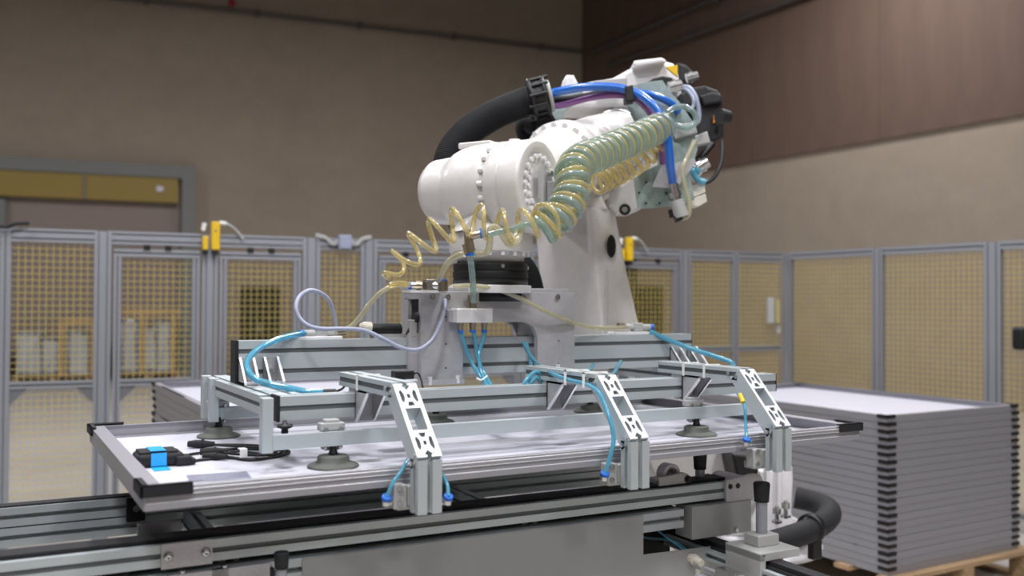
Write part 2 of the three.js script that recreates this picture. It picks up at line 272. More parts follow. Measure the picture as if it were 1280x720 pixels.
{ // wrapped goods on wooden racks along the left wall
  const film = phy({ color: 0xc4c8cc, roughness: .16, transmission: .25, thickness: 0, clearcoat: .8, clearcoatRoughness: .15 });
  const crate = (u0, u1, v0, off, label, posts) => {
    const a = onL(u0, 472, off), b = onL(u1, 472, off), L = flat(a).distanceTo(flat(b)), h = onL(u0, v0, off).y, t = thing('wrapped_pallet', label, 'pallet', [a.x, 0, a.z], null, -WY);
    for (let i = 0; i < 5; i++) part(t, 'deck_board', bx(.02, L - .02, .1, .125, -1 + i * .22, -.86 + i * .22), M.wood);
    for (const x of [.06, L / 2, L - .06]) part(t, 'block', bx(x - .06, x + .06, 0, .1, -.98, 0), M.wood);
    for (let i = 0; i < 3; i++) { const w = (L - .16) / 3, g = new RoundedBoxGeometry(w + .02, h - .3 - (i % 2) * .12, .86, 4, .05); const p = g.attributes.position; seed = 17 + i * 5 + u0; for (let k = 0; k < p.count; k++) p.setXYZ(k, p.getX(k) + (rnd() - .5) * .05, p.getY(k) + (rnd() - .5) * .05, p.getZ(k) + (rnd() - .5) * .06); g.computeVertexNormals(); g.translate(.08 + w * (i + .5), .14 + (h - .3 - (i % 2) * .12) / 2, -.5); part(t, 'wrapped_bundle', g, film); }
    for (const x of posts) part(t, 'upright', bx(x * L - .05, x * L + .05, .12, h - .02, -.02, .06), M.wood);
    part(t, 'top_board', bx(posts.length > 1 ? posts[0] * L - .05 : L * .6, L, h - .02, h + .1, -.04, .06), M.wood);
  };
  crate(-70, 8, 408, 1.4, 'film-wrapped goods at the left picture edge beyond the fence', [.5]);
  crate(14, 118, 405, 1.6, 'film-wrapped goods with one tan upright beyond the leftmost fence section', [.6, .98]);
  crate(143, 224, 392, 1.4, 'film-wrapped goods between tan uprights behind the left gate leaf', [.03, .42, .9]);
  for (let i = 0; i < 3; i++) crate(480 + i * 90, 560 + i * 90, 462, 1.2, ['left', 'middle', 'right'][i] + ' of three low wooden pallets far behind the gripper arch', [.1, .5, .9]);
}

// ---------------------------------------------------------------- stacks of panels on pallets
const ORD = ['topmost', 'second', 'third', 'fourth', 'fifth', 'sixth', 'seventh', 'eighth', 'ninth', 'tenth', 'eleventh', 'twelfth', 'thirteenth', 'fourteenth', 'fifteenth', 'sixteenth', 'seventeenth', 'eighteenth', 'nineteenth', 'twentieth', 'twenty-first', 'twenty-second', 'twenty-third', 'twenty-fourth', 'twenty-fifth', 'twenty-sixth', 'twenty-seventh'];
const PITCH_P = .0396, PW = 1.13, PL = 1.65;
function capGeo(sx, sz, leg = .085, h = .024, t = .007) {     // corner cap opening towards +x*sx, +z*sz, top at 0
  const a = [], r = (x0, x1, y0, y1, z0, z1) => a.push(bx(Math.min(x0 * sx, x1 * sx), Math.max(x0 * sx, x1 * sx), y0, y1, Math.min(z0 * sz, z1 * sz), Math.max(z0 * sz, z1 * sz), .0015));
  r(-t, leg, -h, .005, -t, 0); r(-t, 0, -h, .005, -t, leg); r(-t, leg, .001, .005, -t, .009); r(-t, .009, .001, .005, -t, leg); return a;
}
function stackPanel(label, group) {
  const t = thing('stacked_solar_panel', label, 'solar panel', [0, 0, 0], group), h = .0375;
  const rail = M.stackRail ??= std({ color: 0x98979d, metalness: .4, roughness: .42 });
  for (const z of [0, -PL]) part(t, 'rail', [bx(0, PW, -h, 0, z ? z : -.011, z ? z + .011 : 0), bx(0, PW, -.0015, 0.0005, z ? z : -.03, z ? z + .03 : 0)], rail);
  for (const x of [0, PW]) part(t, 'rail', [bx(x ? x - .011 : 0, x ? x : .011, -h, 0, -PL, 0), bx(x ? x - .03 : 0, x ? x : .03, -.0015, 0, -PL, 0)], rail);
  part(t, 'sheet', bx(.01, PW - .01, -.036, -.031, -PL + .01, -.01), M.sheet);
  for (const [x, z, sx, sz] of [[0, 0, 1, -1], [PW, 0, -1, -1], [0, -PL, 1, 1], [PW, -PL, -1, 1]]) part(t, 'corner_cap', mergeG(capGeo(sx, sz, .06, .014)).translate(x, 0, z), M.black);
  return t;
}
function pallet(x, z, w, d, h, label) {
  const t = thing('wooden_pallet', label, 'pallet', [x, 0, z]);
  for (let i = 0; i < 7; i++) part(t, 'board', bx(0, w, h - .024, h, -d + i * (d - .1) / 6, -d + .1 + i * (d - .1) / 6), M.wood);
  for (const bx0 of [0, w / 2 - .05, w - .1]) { for (const bz of [0, -d / 2 + .05, -d + .1]) part(t, 'block', bx(bx0, bx0 + .1, .022, h - .024, bz - .1, bz), M.wood); part(t, 'skid', bx(bx0, bx0 + .1, 0, .022, -d, 0), M.wood); }
}
const RS = at(1110, 520, 4.8), LS = at(192, 478, 4.95);
const sp = stackPanel('topmost solar panel of the right-hand stack, its pale sheet facing up', 'panels in the right-hand stack');
const placeStack = (x, y, z, n, who) => {
  for (let i = 0; i < n; i++) {
    const dx = ((i * 37) % 7 - 3) * .0012, pos = [x + dx, y - i * PITCH_P, z + ((i * 53) % 5 - 2) * .0012];
    if (who === 'right' && i === 0) { sp.position.set(...pos); continue; }
    const c = copy(sp, pos, i ? `${ORD[i]} solar panel from the top of the ${who}-hand stack, edge on` : `topmost solar panel of the ${who}-hand stack, partly behind the gripper`); c.userData.group = `panels in the ${who}-hand stack`;
  }
  return y - n * PITCH_P + .002;
};
const rb = placeStack(RS.x, RS.y, RS.z, 21, 'right'), lb = placeStack(LS.x, LS.y, LS.z + PL, 25, 'left');
pallet(RS.x - .03, RS.z + .05, PW + .12, PL + .1, rb, 'wooden pallet under the right-hand stack of solar panels');
pallet(LS.x - .02, LS.z + PL + .03, PW + .06, PL + .1, lb, 'wooden pallet under the left-hand stack of solar panels');

// ---------------------------------------------------------------- the panel held by the gripper
const YP = 1.228, L = 1.96, W = .99;
{
  const t = thing('solar_panel', 'large solar panel held flat by the gripper, white back sheet up', 'solar panel', [0, YP, 0]);
  const lip = [[0, -.042], [.0, -.029], [-.003, -.0275], [-.003, -.0165], [-.0, -.015], [0, -.007], [-.004, -.006], [-.004, 0], [-.016, 0], [-.016, -.002], [-.009, -.002], [-.009, -.03], [-.03, -.03], [-.03, -.042]];
  const rail = (flip) => { const g = prism(flip ? lip.map(([z, y]) => [-W - z, y]).reverse() : lip, L - .004); g.applyMatrix4(new THREE.Matrix4().set(0, 0, 1, .002, 0, 1, 0, 0, 1, 0, 0, 0, 0, 0, 0, 1)); const ix = g.index; if (!ix) { const p = g.attributes.position.array; for (let i = 0; i < p.length; i += 9) for (let k = 0; k < 3; k++) { const q = p[i + 3 + k]; p[i + 3 + k] = p[i + 6 + k]; p[i + 6 + k] = q; } g.computeVertexNormals(); } return g; };
  const fr = part(t, 'long_rail', rail(false), M.frame); for (const y of [-.0015, -.0068, -.0155, -.0282]) part(fr, 'ridge', cyl(V(.004, y, y > -.003 ? -.0045 : -.0006), V(L - .004, y, y > -.003 ? -.0045 : -.0006), .0009, .0009, 8), M.aluCut); part(t, 'long_rail', rail(true), M.frame);
  for (const x of [0, L]) { const s = x ? -1 : 1, b = (x0, x1, y0, y1) => bx(Math.min(x + s * x0, x + s * x1), Math.max(x + s * x0, x + s * x1), y0, y1, -W + .001, -.001, .001); part(t, 'short_rail', [b(0, .004, -.042, 0), b(0, .036, -.003, .0005), b(.004, .03, -.042, -.036), b(.008, .012, -.036, -.003)], M.frame); }
  part(t, 'back_sheet', bx(.008, L - .008, -.04, -.0335, -W + .012, -.009), M.sheet, { label: 'glossy white back sheet' });
  for (const [x, z, sx, sz] of [[0, 0, 1, -1], [L, 0, -1, -1], [0, -W, 1, 1], [L, -W, -1, 1]]) part(t, 'corner_cap', mergeG(capGeo(sx, sz, .088, .018)).translate(x, .002, z), M.rubber);
  const s = on('y', YP - .0335, 193, 581);                       // junction box, tape, leads and connectors
  const X = s.x, Z = s.z, Y = -.0335;
  const jb = part(t, 'junction_box', [box(.105, .03, .085, 0, .016, 0, .01), box(.085, .006, .066, -.003, .033, 0, .003), box(.036, .022, .045, .05, .012, .03, .006), box(.014, .014, .028, .07, .009, .035, .004)], M.rubber); jb.position.set(X + .008, Y, Z);
  part(jb, 'tape', [box(.034, .001, .07, -.005, .0372, 0), box(.034, .03, .001, -.005, .0185, .0433), box(.036, .001, .05, -.004, .001, .066)], std({ color: 0x2fa9ea, roughness: .3 }));
  const P = (u, v, h = .004) => { const q = on('y', YP - .0335 + h, u, v); return V(q.x, q.y - YP, q.z); };
  const lead = (pts) => part(t, 'lead', tube(pts.map(p => P(...p)), .0034, 60, 8), M.black);
  lead([[218, 572], [232, 569], [250, 566], [276, 562], [310, 561], [340, 562], [358, 563], [361, 566], [345, 571], [312, 574], [283, 571]]);
  lead([[222, 577], [240, 576], [258, 574], [285, 572], [312, 575], [338, 572], [356, 567], [350, 561], [322, 557, .006], [290, 556, .006], [262, 556, .006]]);
  lead([[268, 556, .012], [300, 558, .012], [330, 560, .011], [346, 564, .009], [330, 569, .01], [300, 568, .011], [280, 566, .012]]);
  lead([[283, 566, .008], [300, 564, .01], [322, 567, .01], [340, 569, .009], [352, 566, .006]]);
  const conn = (a, b, r) => { const p = P(...a), q = P(...b), m = (k) => p.clone().lerp(q, k); part(t, 'connector', [cyl(p, m(.3), r * .75, r, 12), cyl(m(.3), m(.55), r, r, 12), cyl(m(.5), m(.58), r * 1.2, r * 1.2, 12), cyl(m(.58), q, r * .95, r * .6, 12)], M.rubber); };
  conn([235, 555, .011], [268, 555, .011], .0105); conn([250, 565, .013], [285, 564, .013], .0105); conn([254, 570, .009], [284, 571, .009], .009);
  const tg = P(303, 566, .018); part(t, 'tag', [box(.018, .02, .002, tg.x, tg.y, tg.z + .012, .0005), box(.018, .002, .024, tg.x, tg.y + .01, tg.z, .0005)], M.tie, { label: 'white flag tag' }); part(t, 'tie', cyl(P(305, 563, .02), P(306, 557, .035), .001), M.black);
  const cv = document.createElement('canvas'); cv.width = 512; cv.height = 256; const c = cv.getContext('2d'); c.fillStyle = '#7f8090'; c.fillRect(0, 0, 512, 256); c.fillStyle = '#4c4d5c'; seed = 5; c.fillRect(24, 200, 90, 26); for (let j = 0; j < 9; j++) for (let x = 150; x < 480;) { const w = 6 + rnd() * 26; if (rnd() > .3) c.fillRect(x, 24 + j * 23, w, 5); x += w + 6; } for (let j = 0; j < 7; j++) c.fillRect(24, 24 + j * 22, 40 + rnd() * 60, 5);
  const tx = new THREE.CanvasTexture(cv); tx.colorSpace = THREE.SRGBColorSpace;
  const q = [[231, 594], [307, 589], [317, 597.5], [240, 603]].map(p => P(...p, .0008)), g = new THREE.PlaneGeometry(.1, .06); // label print lies flat on the sheet
  const cx = (q[0].x + q[2].x) / 2, cz = (q[0].z + q[2].z) / 2, lw = (q[0].distanceTo(q[1]) + q[3].distanceTo(q[2])) / 2, lh = (q[0].distanceTo(q[3]) + q[1].distanceTo(q[2])) / 2;
  const lb2 = part(t, 'rating_label', new THREE.BoxGeometry(lw, .0006, lh), std({ map: tx, roughness: .4 }), { label: 'silver-grey printed label' }); lb2.position.set(cx, Y + .0005, cz); lb2.rotation.y = Math.atan2(-(q[1].z - q[0].z), q[1].x - q[0].x);
}

// ---------------------------------------------------------------- vacuum gripper frame (heights are above the panel's top edge)
const G = thing('vacuum_gripper', 'aluminium gripper frame with suction cups and three sloped arms, hanging from the robot', 'gripper', [0, YP, 0]);
const rel = (p) => p.clone().add(V(0, -YP, 0)), gz = (z, u, v) => rel(on('z', z, u, v)), gx = (x, u, v) => rel(on('x', x, u, v)), gy = (y, u, v) => rel(on('y', YP + y, u, v)), ga = (u, v, d) => rel(at(u, v, d));
const BZ = -.30, NX0 = .34, NX1 = 1.93;
{
  const nb = part(G, 'front_beam', profile('x', [NX0, .073, BZ - .055], .055, .056, NX1 - NX0, 1, 1, .012), M.alu);
  strips(nb, 'z', NX0, .073, BZ - .055, .055, .056, NX1 - NX0, 1, .0125);
  part(nb, 'end_cap', bx(NX0 - .008, NX0, .07, .132, BZ - .057, BZ + .002, .003), M.rubber);
  part(nb, 'end_cap', bx(NX1, NX1 + .005, .073, .129, BZ - .055, BZ, .002), M.dark);
  const rbm = part(G, 'rear_beam', profile('x', [.334, .132, -.735], .055, .112, 1.576, 1, 2, .012), M.alu);
  strips(rbm, 'z', .334, .132, -.735, .055, .112, 1.576, 2, .0125);
  part(rbm, 'end_cap', bx(.325, .334, .13, .246, -.737, -.678, .003), M.rubber); part(rbm, 'end_cap', bx(1.91, 1.914, .132, .244, -.735, -.68, .002), M.dark);
  for (const x of [.306, 1.78]) { const cb2 = part(G, 'cross_beam', profile('z', [x, .084, -1.0], .1, .045, .643, 2, 1, .011), M.alu); strips(cb2, 'x', x, .084, -1.0, .1, .045, .643); }
  // corner brackets: two cheeks and a web
  const bracket = (x, y, z, s, w = .042) => { // leg s along z and y, right angle at y, z; faces +z
    const cheek = (q) => prism([[0, 0], [s, 0], [s, .006], [.008, s], [0, s]], .005).rotateY(-Math.PI / 2).translate(q + .005, y, z);
    const b = part(G, 'corner_bracket', [cheek(x), cheek(x + w - .005), bx(x, x + w, y, y + .005, z, z + s), bx(x, x + w, y, y + s, z, z + .005)], M.plate);
    for (const q of [x, x + w - .006]) part(b, 'edge', prism([[-.001, s + .001], [s + .001, -.001], [s + .001, .007], [.007, s + .001]].reverse(), .006).rotateY(-Math.PI / 2).translate(q + .006, y, z), M.aluCut);
    part(b, 'bolt', hexa(V(x + w / 2, y + s * .45, z + .005), V(0, 0, 1), .008, .006), M.steel); part(b, 'bolt', hexa(V(x + w / 2, y + .005, z + s * .45), V(0, 1, 0), .008, .006), M.steel);
  };
  const bl = [gz(-.66, 300, 460).x, gz(-.66, 331, 460).x, gz(-.66, 842, 445).x, gz(-.66, 863, 445).x];
  bracket(bl[0], .131, -.68, .068); bracket(bl[1], .131, -.68, .068); bracket(bl[2], .131, -.68, .068); bracket(bl[3], .131, -.68, .068);
  // sloped arms
  const ARM = [.521, 1.069, 1.543], aw = .055;
  const face = () => { // oblique saw cut of a double profile: two cores and a hollow between them
    const l = .196, s = new THREE.Shape(); const n = .011, k = .013;
    const o = [[0, 0], [aw / 2 - n / 2, 0], [aw / 2 - n / 2, .004], [aw / 2 - k / 1.2, .006], [aw / 2, k + .005], [aw / 2 + k / 1.2, .006], [aw / 2 + n / 2, .004], [aw / 2 + n / 2, 0], [aw, 0], [aw, l], [aw / 2 + n / 2, l], [aw / 2 + n / 2, l - .004], [aw / 2 + k / 1.2, l - .006], [aw / 2, l - k - .005], [aw / 2 - k / 1.2, l - .006], [aw / 2 - n / 2, l - .004], [aw / 2 - n / 2, l], [0, l]];
    o.forEach((p, i) => i ? s.lineTo(...p) : s.moveTo(...p));
    const hole = (pts) => { const h = new THREE.Path(); pts.forEach((p, i) => i ? h.lineTo(...p) : h.moveTo(...p)); s.holes.push(h); };
    for (const y0 of [.004, l - .066]) {
      for (const m of [1, -1]) hole([[.0075, .018], [.0125, .012], [.0175, .024], [.0175, .038], [.0125, .05], [.0075, .044]].map(([a, b]) => [m > 0 ? a : aw - a, y0 + b]));
      hole([[aw / 2 - .004, .025], [aw / 2 + .004, .025], [aw / 2 + .004, .037], [aw / 2 - .004, .037]].map(([a, b]) => [a, y0 + b]));
      const inner = y0 < .1 ? y0 + .058 : y0 + .004; const dir = y0 < .1 ? 1 : -1;
      hole([[aw / 2 - .009, inner], [aw / 2 - .005, inner - dir * .012], [aw / 2 + .005, inner - dir * .012], [aw / 2 + .009, inner]]);
    }
    hole([[.009, .068], [aw - .009, .068], [aw - .009, l - .068], [.009, l - .068]]);
    return new THREE.ExtrudeGeometry(s, { depth: .045, bevelEnabled: false });
  };
  ARM.forEach((x, i) => {
    const a = part(G, 'sloped_arm', profile('z', [x, .14, -.412], aw, .033, .345, 1, 1, .012), M.alu);
    strips(a, 'x', x, .14, -.412, aw, .033, .345, 1, .012);
    const f = new THREE.Mesh(face(), [M.aluCut, M.alu]); f.name = 'saw_cut_piece'; f.castShadow = f.receiveShadow = true; a.add(f);
    const dy = -.138, dz = .134, ang = Math.atan2(dz, -dy); f.rotation.x = -ang; // its length runs down the slope, its face looks up and forward
    f.position.set(x, .03, .078); const nrm = V(0, Math.sin(ang), Math.cos(ang)).multiplyScalar(-.045); f.position.add(nrm);
    part(a, 'leg', [profile('y', [x, -.09, .04], aw, .04, .112, 1, 1, .012)], M.alu);
    part(a, 'spacer', bx(x + .004, x + aw - .004, .129, .14, BZ - .05, BZ - .005), M.plate);
    for (const [z, y] of [[-.1, .157], [-.07, .15], [.047, .012], [.06, .03]]) part(a, 'bolt', cyl(V(x - .003, y, z), V(x + .001, y, z), .006, .006, 12), M.steel);
    const cheek = (q) => prism([[0, 0], [.075, 0], [.075, -.008], [.01, -.075], [0, -.075]].reverse(), .005).rotateY(-Math.PI / 2).translate(q + .005, .139, BZ);
    const br = part(a, 'corner_bracket', [cheek(x + .002), cheek(x + .046), bx(x + .002, x + .05, .134, .139, BZ, BZ + .075), bx(x + .002, x + .05, .066, .139, BZ, BZ + .005)], M.plate);
    for (const q of [x + .001, x + .046]) part(br, 'edge', prism([[.076, -.01], [.076, -.003], [.002, -.078], [.009, -.078]], .006).rotateY(-Math.PI / 2).translate(q + .006, .139, BZ), M.aluCut);
    const ck = part(a, 'clamp', [bx(x - .032, x - .002, -.085, -.034, .0, .03, .003), bx(x, x + aw + .014, -.08, -.038, 0.002, .028, .003), bx(x - .02, x + aw - .004, -.09, -.07, -.02, .02, .003), bx(x + .005, x + aw - .005, -.062, -.05, -.035, .005, .002)], M.plasticGrey);
    for (const y of [-.04, -.072]) part(a, 'bolt', cyl(V(x - .02, y, .03), V(x - .02, y, .036), .006, .006, 12), M.steel);
  });
  // push-in fittings with blue release rings on the clamps
  const fit = (u, v, x, r = .011) => { const p = gz(.03, u, v), e = V(x, p.y - .014, .016); const b = part(G, 'fitting', [cyl(e, V(p.x, p.y - .012, .016), .008), cyl(V(p.x, p.y - .016, .026), V(p.x, p.y - .004, .029), .009)], M.steel); part(b, 'release_ring', turned(V(p.x, p.y - .004, .029), V(0, 1, .5).normalize(), [[0, .003], [0, r], [.008, r * .95], [.008, .0045], [.002, .0045]], 20), M.ringBlue); return V(p.x, p.y + .0, .031); };
  const F = [fit(483, 622, ARM[0] - .03), fit(560, 621, ARM[0] + .06), fit(756, 592, ARM[1] - .03), fit(788, 582, ARM[1] - .0), fit(933, 549, ARM[2] - .03)];
  const hose = (name, pts, r, m, label) => { const o = solo(name, tube(pts, r), m, label, 'hose'); return o; };
  const w = (p) => p.clone().add(V(0, YP, 0));
  hose('air_hose', [w(F[0]), w(gz(.03, 491, 604)), w(gz(.02, 501, 590)), w(gz(-.02, 511, 572))], .0042, M.cyan, 'short cyan hose left of the leftmost arm leg');
  hose('air_hose', [w(F[1]), w(gz(.01, 559, 606)), w(gz(-.01, 551, 590)), w(gz(-.05, 540, 573))], .0042, M.cyan, 'short cyan hose right of the leftmost arm leg');
  hose('air_hose', [w(F[4]), w(gz(.01, 932, 530)), w(gz(0, 931, 510)), w(gz(-.03, 928, 499)), w(gz(-.06, 922, 492))], .0042, M.cyan, 'cyan hose hanging beside the rightmost arm leg');
  solo('hose_marker', cyl(on('z', -.01, 929, 503), on('z', -.03, 925, 493), .0062), M.yellow, 'yellow sleeve on the hose at the rightmost arm', 'sleeve');
  // posts and cup bars
  const cb = (z) => bx(.327, 1.86, .014, .047, z - .02, z);
  for (const [z, pz] of [[-.232, [-.234]], [-.85, [-.835, -.935]]]) {
    part(G, 'cup_bar', [bx(z > -.5 ? .305 : .318, 1.825, .016, .049, z - .024, z)], M.alu);
    for (const q of pz) { const px0 = z > -.5 ? .281 : .292; part(G, 'post', bx(px0, px0 + .026, .01, .134, q - .026, q, .002), M.alu); part(G, 'post', bx(1.8, 1.826, .01, .1, q - .026, q, .002), M.alu); }
    
  }
  const cup = (x, z) => {
    const c = part(G, 'suction_cup', turned(V(x, -.0335, z), V(0, 1, 0), [[0, 0], [0, .058], [.003, .06], [.006, .057], [.0105, .044], [.013, .0375], [.024, .0365], [.0265, .034], [.028, .02], [.028, 0]], 48), M.cup);
    part(c, 'neck', turned(V(x, -.008, z), V(0, 1, 0), [[0, 0], [0, .012], [.008, .0105], [.014, .008], [.018, .0085], [.024, .007], [.03, .007], [.03, 0]], 20), M.black);
    part(c, 'holder', [prism([[x - .028, .052], [x - .026, .004], [x - .015, -.004 + .003], [x + .015, -.001], [x + .026, .004], [x + .028, .052]].reverse(), .005).translate(0, 0.004, z - .014), bx(x - .03, x + .03, .05, .068, z - .03, z - .002, .003), bx(x - .018, x + .018, .062, .076, z - .03, z - .006, .003)], M.plasticGrey);
    part(c, 'bolt', [-.018, .018].flatMap(q => [cyl(V(x + q, .054, z - .002), V(x + q, .054, z + .004), .005, .005, 10), cyl(V(x + q, .009, z - .01), V(x + q, .009, z - .004), .004, .004, 10)]), M.steel);
  };
  cup(.45, -.244); cup(1.553, -.244); cup(.322, -.855); cup(1.6, -.855); cup(1.0, -.855);
  { const k = gz(-.29, 356, 534); const s = part(G, 'wing_knob', [turned(k, V(0, 1, 0), [[-.004, 0], [-.004, .008], [0, .018], [.006, .018], [.008, .006], [.016, .004], [.016, 0]], 20), cyl(k.clone().add(V(0, -.022, 0)), k, .008)], M.black); }
  // slide foot under the left end
  // mounting arch between the rear beam and the robot
  const zF = -.64, fx0 = gz(zF, 527, 400).x, fx1 = gz(zF, 718, 400).x, yT = gz(zF, 620, 365.5).y, yB = .108, lx = gz(zF, 578.5, 440).x, rx = gz(zF, 672, 440).x, oy = gz(zF, 640, 402).y;
  const arch = () => { const s = new THREE.Shape([[fx0, yB], [lx, yB], [lx, oy - .05], [lx, oy], [rx - .05, oy], [rx - .038, oy - .003], [rx - .015, oy - .015], [rx - .003, oy - .038], [rx, oy - .05], [rx, yB + .02], [fx1, yB + .02], [fx1, yT], [fx0, yT]].map(p => new THREE.Vector2(...p))); return new THREE.ExtrudeGeometry(s, { depth: .02, bevelEnabled: true, bevelSize: .001, bevelThickness: .001, bevelSegments: 1 }); };
  const zB = -.79;
  const ar = part(G, 'mounting_arch', arch().translate(0, 0, zF - .02), M.plate);
  part(ar, 'rear_plate', arch().translate(0, 0, zB), M.plate);
  part(ar, 'top_plate', bx(fx0 - .004, fx1 - .02, yT, yT + .014, zB, zF, .002), M.plate);
  part(ar, 'side_plate', [bx(fx0, fx0 + .014, yT - .022, yT, zB + .02, zF - .02), bx(fx0, fx0 + .014, .246, .27, zB + .02, zF - .02), bx(fx0, fx0 + .012, .27, yT - .02, zB + .02, zB + .05)], M.plate);
  part(ar, 'inner_web', [bx(lx - .014, lx, .246, oy, zB + .02, zF - .02), bx(rx, rx + .014, .246, oy, zB + .02, zF - .02), bx(lx, rx, oy, oy + .014, zB + .02, zF - .02)], M.plate);
  part(ar, 'foot_plate', [bx(fx0 - .03, lx, yB - .0, yB + .016, zF, zF + .012), bx(fx0 - .03, fx0, yB, .26, zF - .04, zF - .02, .002)], M.plate);
  for (const u of [540, 559, 606, 653, 696]) { const p = gz(zF, u, 371); part(ar, 'bolt', [cyl(p, p.clone().add(V(0, 0, .008)), .0085, .0085, 16), cyl(p.clone().add(V(0, 0, .0075)), p.clone().add(V(0, 0, .0085)), .004, .004, 6)], M.steel); }
  for (const [u, v] of [[537, 476], [572, 474], [697, 460]]) { const p = gz(zF + .006, u, v); part(ar, 'foot_bolt', cyl(p.clone().add(V(0, -.012, 0)), p.clone().add(V(0, .012, 0)), .008, .008, 12), M.aluCut); }
  for (const [u, v] of [[557, 396], [557, 430], [557, 460], [698, 394], [698, 426], [698, 455]]) { const p = gz(zF, u, v); part(ar, 'dowel', cyl(p, p.clone().add(V(0, 0, .0015)), .0028, .0028, 10), M.black); }
  // adapter plates and tool changer stay on the robot; hose manifold on the arch
  const mb = gz(-.6, 593, 394), mf = part(ar, 'manifold', bx(mb.x - .06, mb.x + .06, mb.y - .022, mb.y + .02, -.638, -.595, .003), M.aluCut);
  part(mf, 'mount_tab', bx(mb.x - .075, mb.x - .06, mb.y - .02, mb.y + .016, -.638, -.62, .002), M.plate);
  part(mf, 'inlet', [cyl(V(mb.x, mb.y + .02, -.617), V(mb.x, mb.y + .052, -.617), .015, .015, 6), cyl(V(mb.x, mb.y + .052, -.617), V(mb.x, mb.y + .06, -.617), .013)], M.brass);
  for (const k of [-1, 0, 1]) { const p = V(mb.x + k * .04, mb.y - .022, -.612); part(mf, 'outlet', [cyl(p.clone().add(V(0, -.022, 0)), p, .008, .01, 12)], M.brass); part(mf, 'release_ring', cyl(p.clone().add(V(0, -.03, 0)), p.clone().add(V(0, -.022, 0)), .0085), M.ringBlue); }
  const o = (k) => V(mb.x + k * .04, mb.y - .028 + YP, -.612);
  const q = (u, v, z) => on('z', z, u, v);
  hose('air_hose', [o(-1), q(579, 425, -.61), q(588, 450, -.6), q(600, 470, -.56), q(611, 486, -.5), q(622, 500, -.45)], .0065, M.cyan, 'left of three cyan hoses under the small manifold');
  hose('air_hose', [o(0), q(594, 425, -.61), q(597, 448, -.6), q(606, 468, -.56), q(616, 485, -.5), q(628, 500, -.45)], .0065, M.cyan, 'middle of three cyan hoses under the small manifold');
  hose('air_hose', [o(1), q(605, 420, -.61), q(599, 442, -.6), q(601, 462, -.57), q(608, 480, -.52), q(622, 497, -.45)], .0065, M.cyan, 'right of three cyan hoses under the small manifold');
  solo('cable_tie', tube([q(596, 473, -.545), q(602, 475, -.53), q(609, 470, -.545)], .003), M.tie, 'white cable tie round the three cyan hoses under the manifold', 'cable tie');
  hose('air_hose', [q(654, 428, -.63), q(661, 442, -.58), q(673, 456, -.5), on('x', 1.058, 690, 467), on('x', 1.0605, 712, 475), on('x', 1.0605, 732, 480), on('x', 1.059, 747, 489), on('x', 1.058, 756, 506), on('x', 1.056, 763, 526), q(767, 548, .03), q(763, 570, .035), w(F[2])], .0056, M.cyan, 'long cyan hose along the middle arm down to its clamp');
  hose('air_hose', [q(658, 430, -.65), q(662, 446, -.6), q(664, 460, -.5), q(662, 474, -.42), q(656, 489, -.38)], .006, M.cyan, 'cyan hose beside the long one, dropping to the front beam');
  for (const k of [0, 1]) hose('air_hose', [q(652 + k * 8, 488, -.335), q(658 + k * 6, 475 + k * 3, -.335), q(670, 465 + k * 7, -.335), q(681 - k * 5, 473 + k * 4, -.335), q(688 - k * 7, 488, -.335)], .0058, M.cyan, ['outer', 'inner'][k] + ' of two cyan hoses arched over the front beam');
  for (const [u, v] of [[708, 480], [731, 482]]) { const z = u < 720 ? -.35 : -.25; const a = gx(1.058, u, v); part(G, 'tie', [bx(1.0525, 1.0555, .137, .176, a.z - .004, a.z + .004), bx(1.0525, 1.127, .1725, .176, a.z - .004, a.z + .004)], M.tie); }
  for (const zz of [-.28]) part(G, 'tie', [bx(.5185, .5215, .137, .1755, zz - .004, zz + .004), bx(.519, .579, .1725, .1755, zz - .004, zz + .004)], M.tie);
  for (const zz of [-.29, -.2]) part(G, 'tie', [bx(1.5405, 1.5435, .137, .1755, zz - .004, zz + .004), bx(1.541, 1.6, .1725, .1755, zz - .004, zz + .004)], M.tie);
  hose('air_hose', [q(735, 466, -.6), q(738, 462, -.62), q(742, 455, -.66)], .005, M.cyan, 'stub of cyan hose under the rear beam, left one');
  hose('air_hose', [q(763, 473, -.5), q(770, 462, -.58), q(776, 452, -.66)], .0065, M.cyan, 'slanting cyan hose under the rear beam, right of the middle arm');
  // elbow fittings on top of the rear beam, left and right
  for (const [u, s, u2] of [[400, 1, 425], [796, -1, 770]]) {
    const p = gz(-.71, u, s > 0 ? 417 : 409); const e = part(G, 'hose_union', [box(.035, .03, .03, p.x, p.y, p.z, .004), cyl(p.clone().add(V(-.05 * s, 0, .008)), p, .011), cyl(p, p.clone().add(V(.05 * s, .004, -.004)), .0095)], M.plasticGrey);
    part(e, 'release_ring', cyl(p.clone().add(V(-.062 * s, 0, .01)), p.clone().add(V(-.05 * s, 0, .008)), .011), M.ringBlue); part(e, 'brass_end', cyl(p.clone().add(V(.05 * s, .004, -.004)), p.clone().add(V(.075 * s, .005, -.006)), .012, .012, 6), M.brass);
    part(e, 'base', bx(p.x - .11, p.x + .06, .244, .253, -.73, -.69, .002), M.aluCut);
  }
  hose('air_hose', [q(388, 417, -.705), q(372, 418, -.69), q(348, 424, -.65), q(325, 435, -.6), q(311, 448, -.55), q(309, 460, -.5), q(318, 473, -.46), q(338, 480, -.44), q(360, 485, -.42), q(385, 490, -.4), q(405, 491, -.38)], .0085, M.cyan, 'cyan hose bowed out to the left end of the gripper');
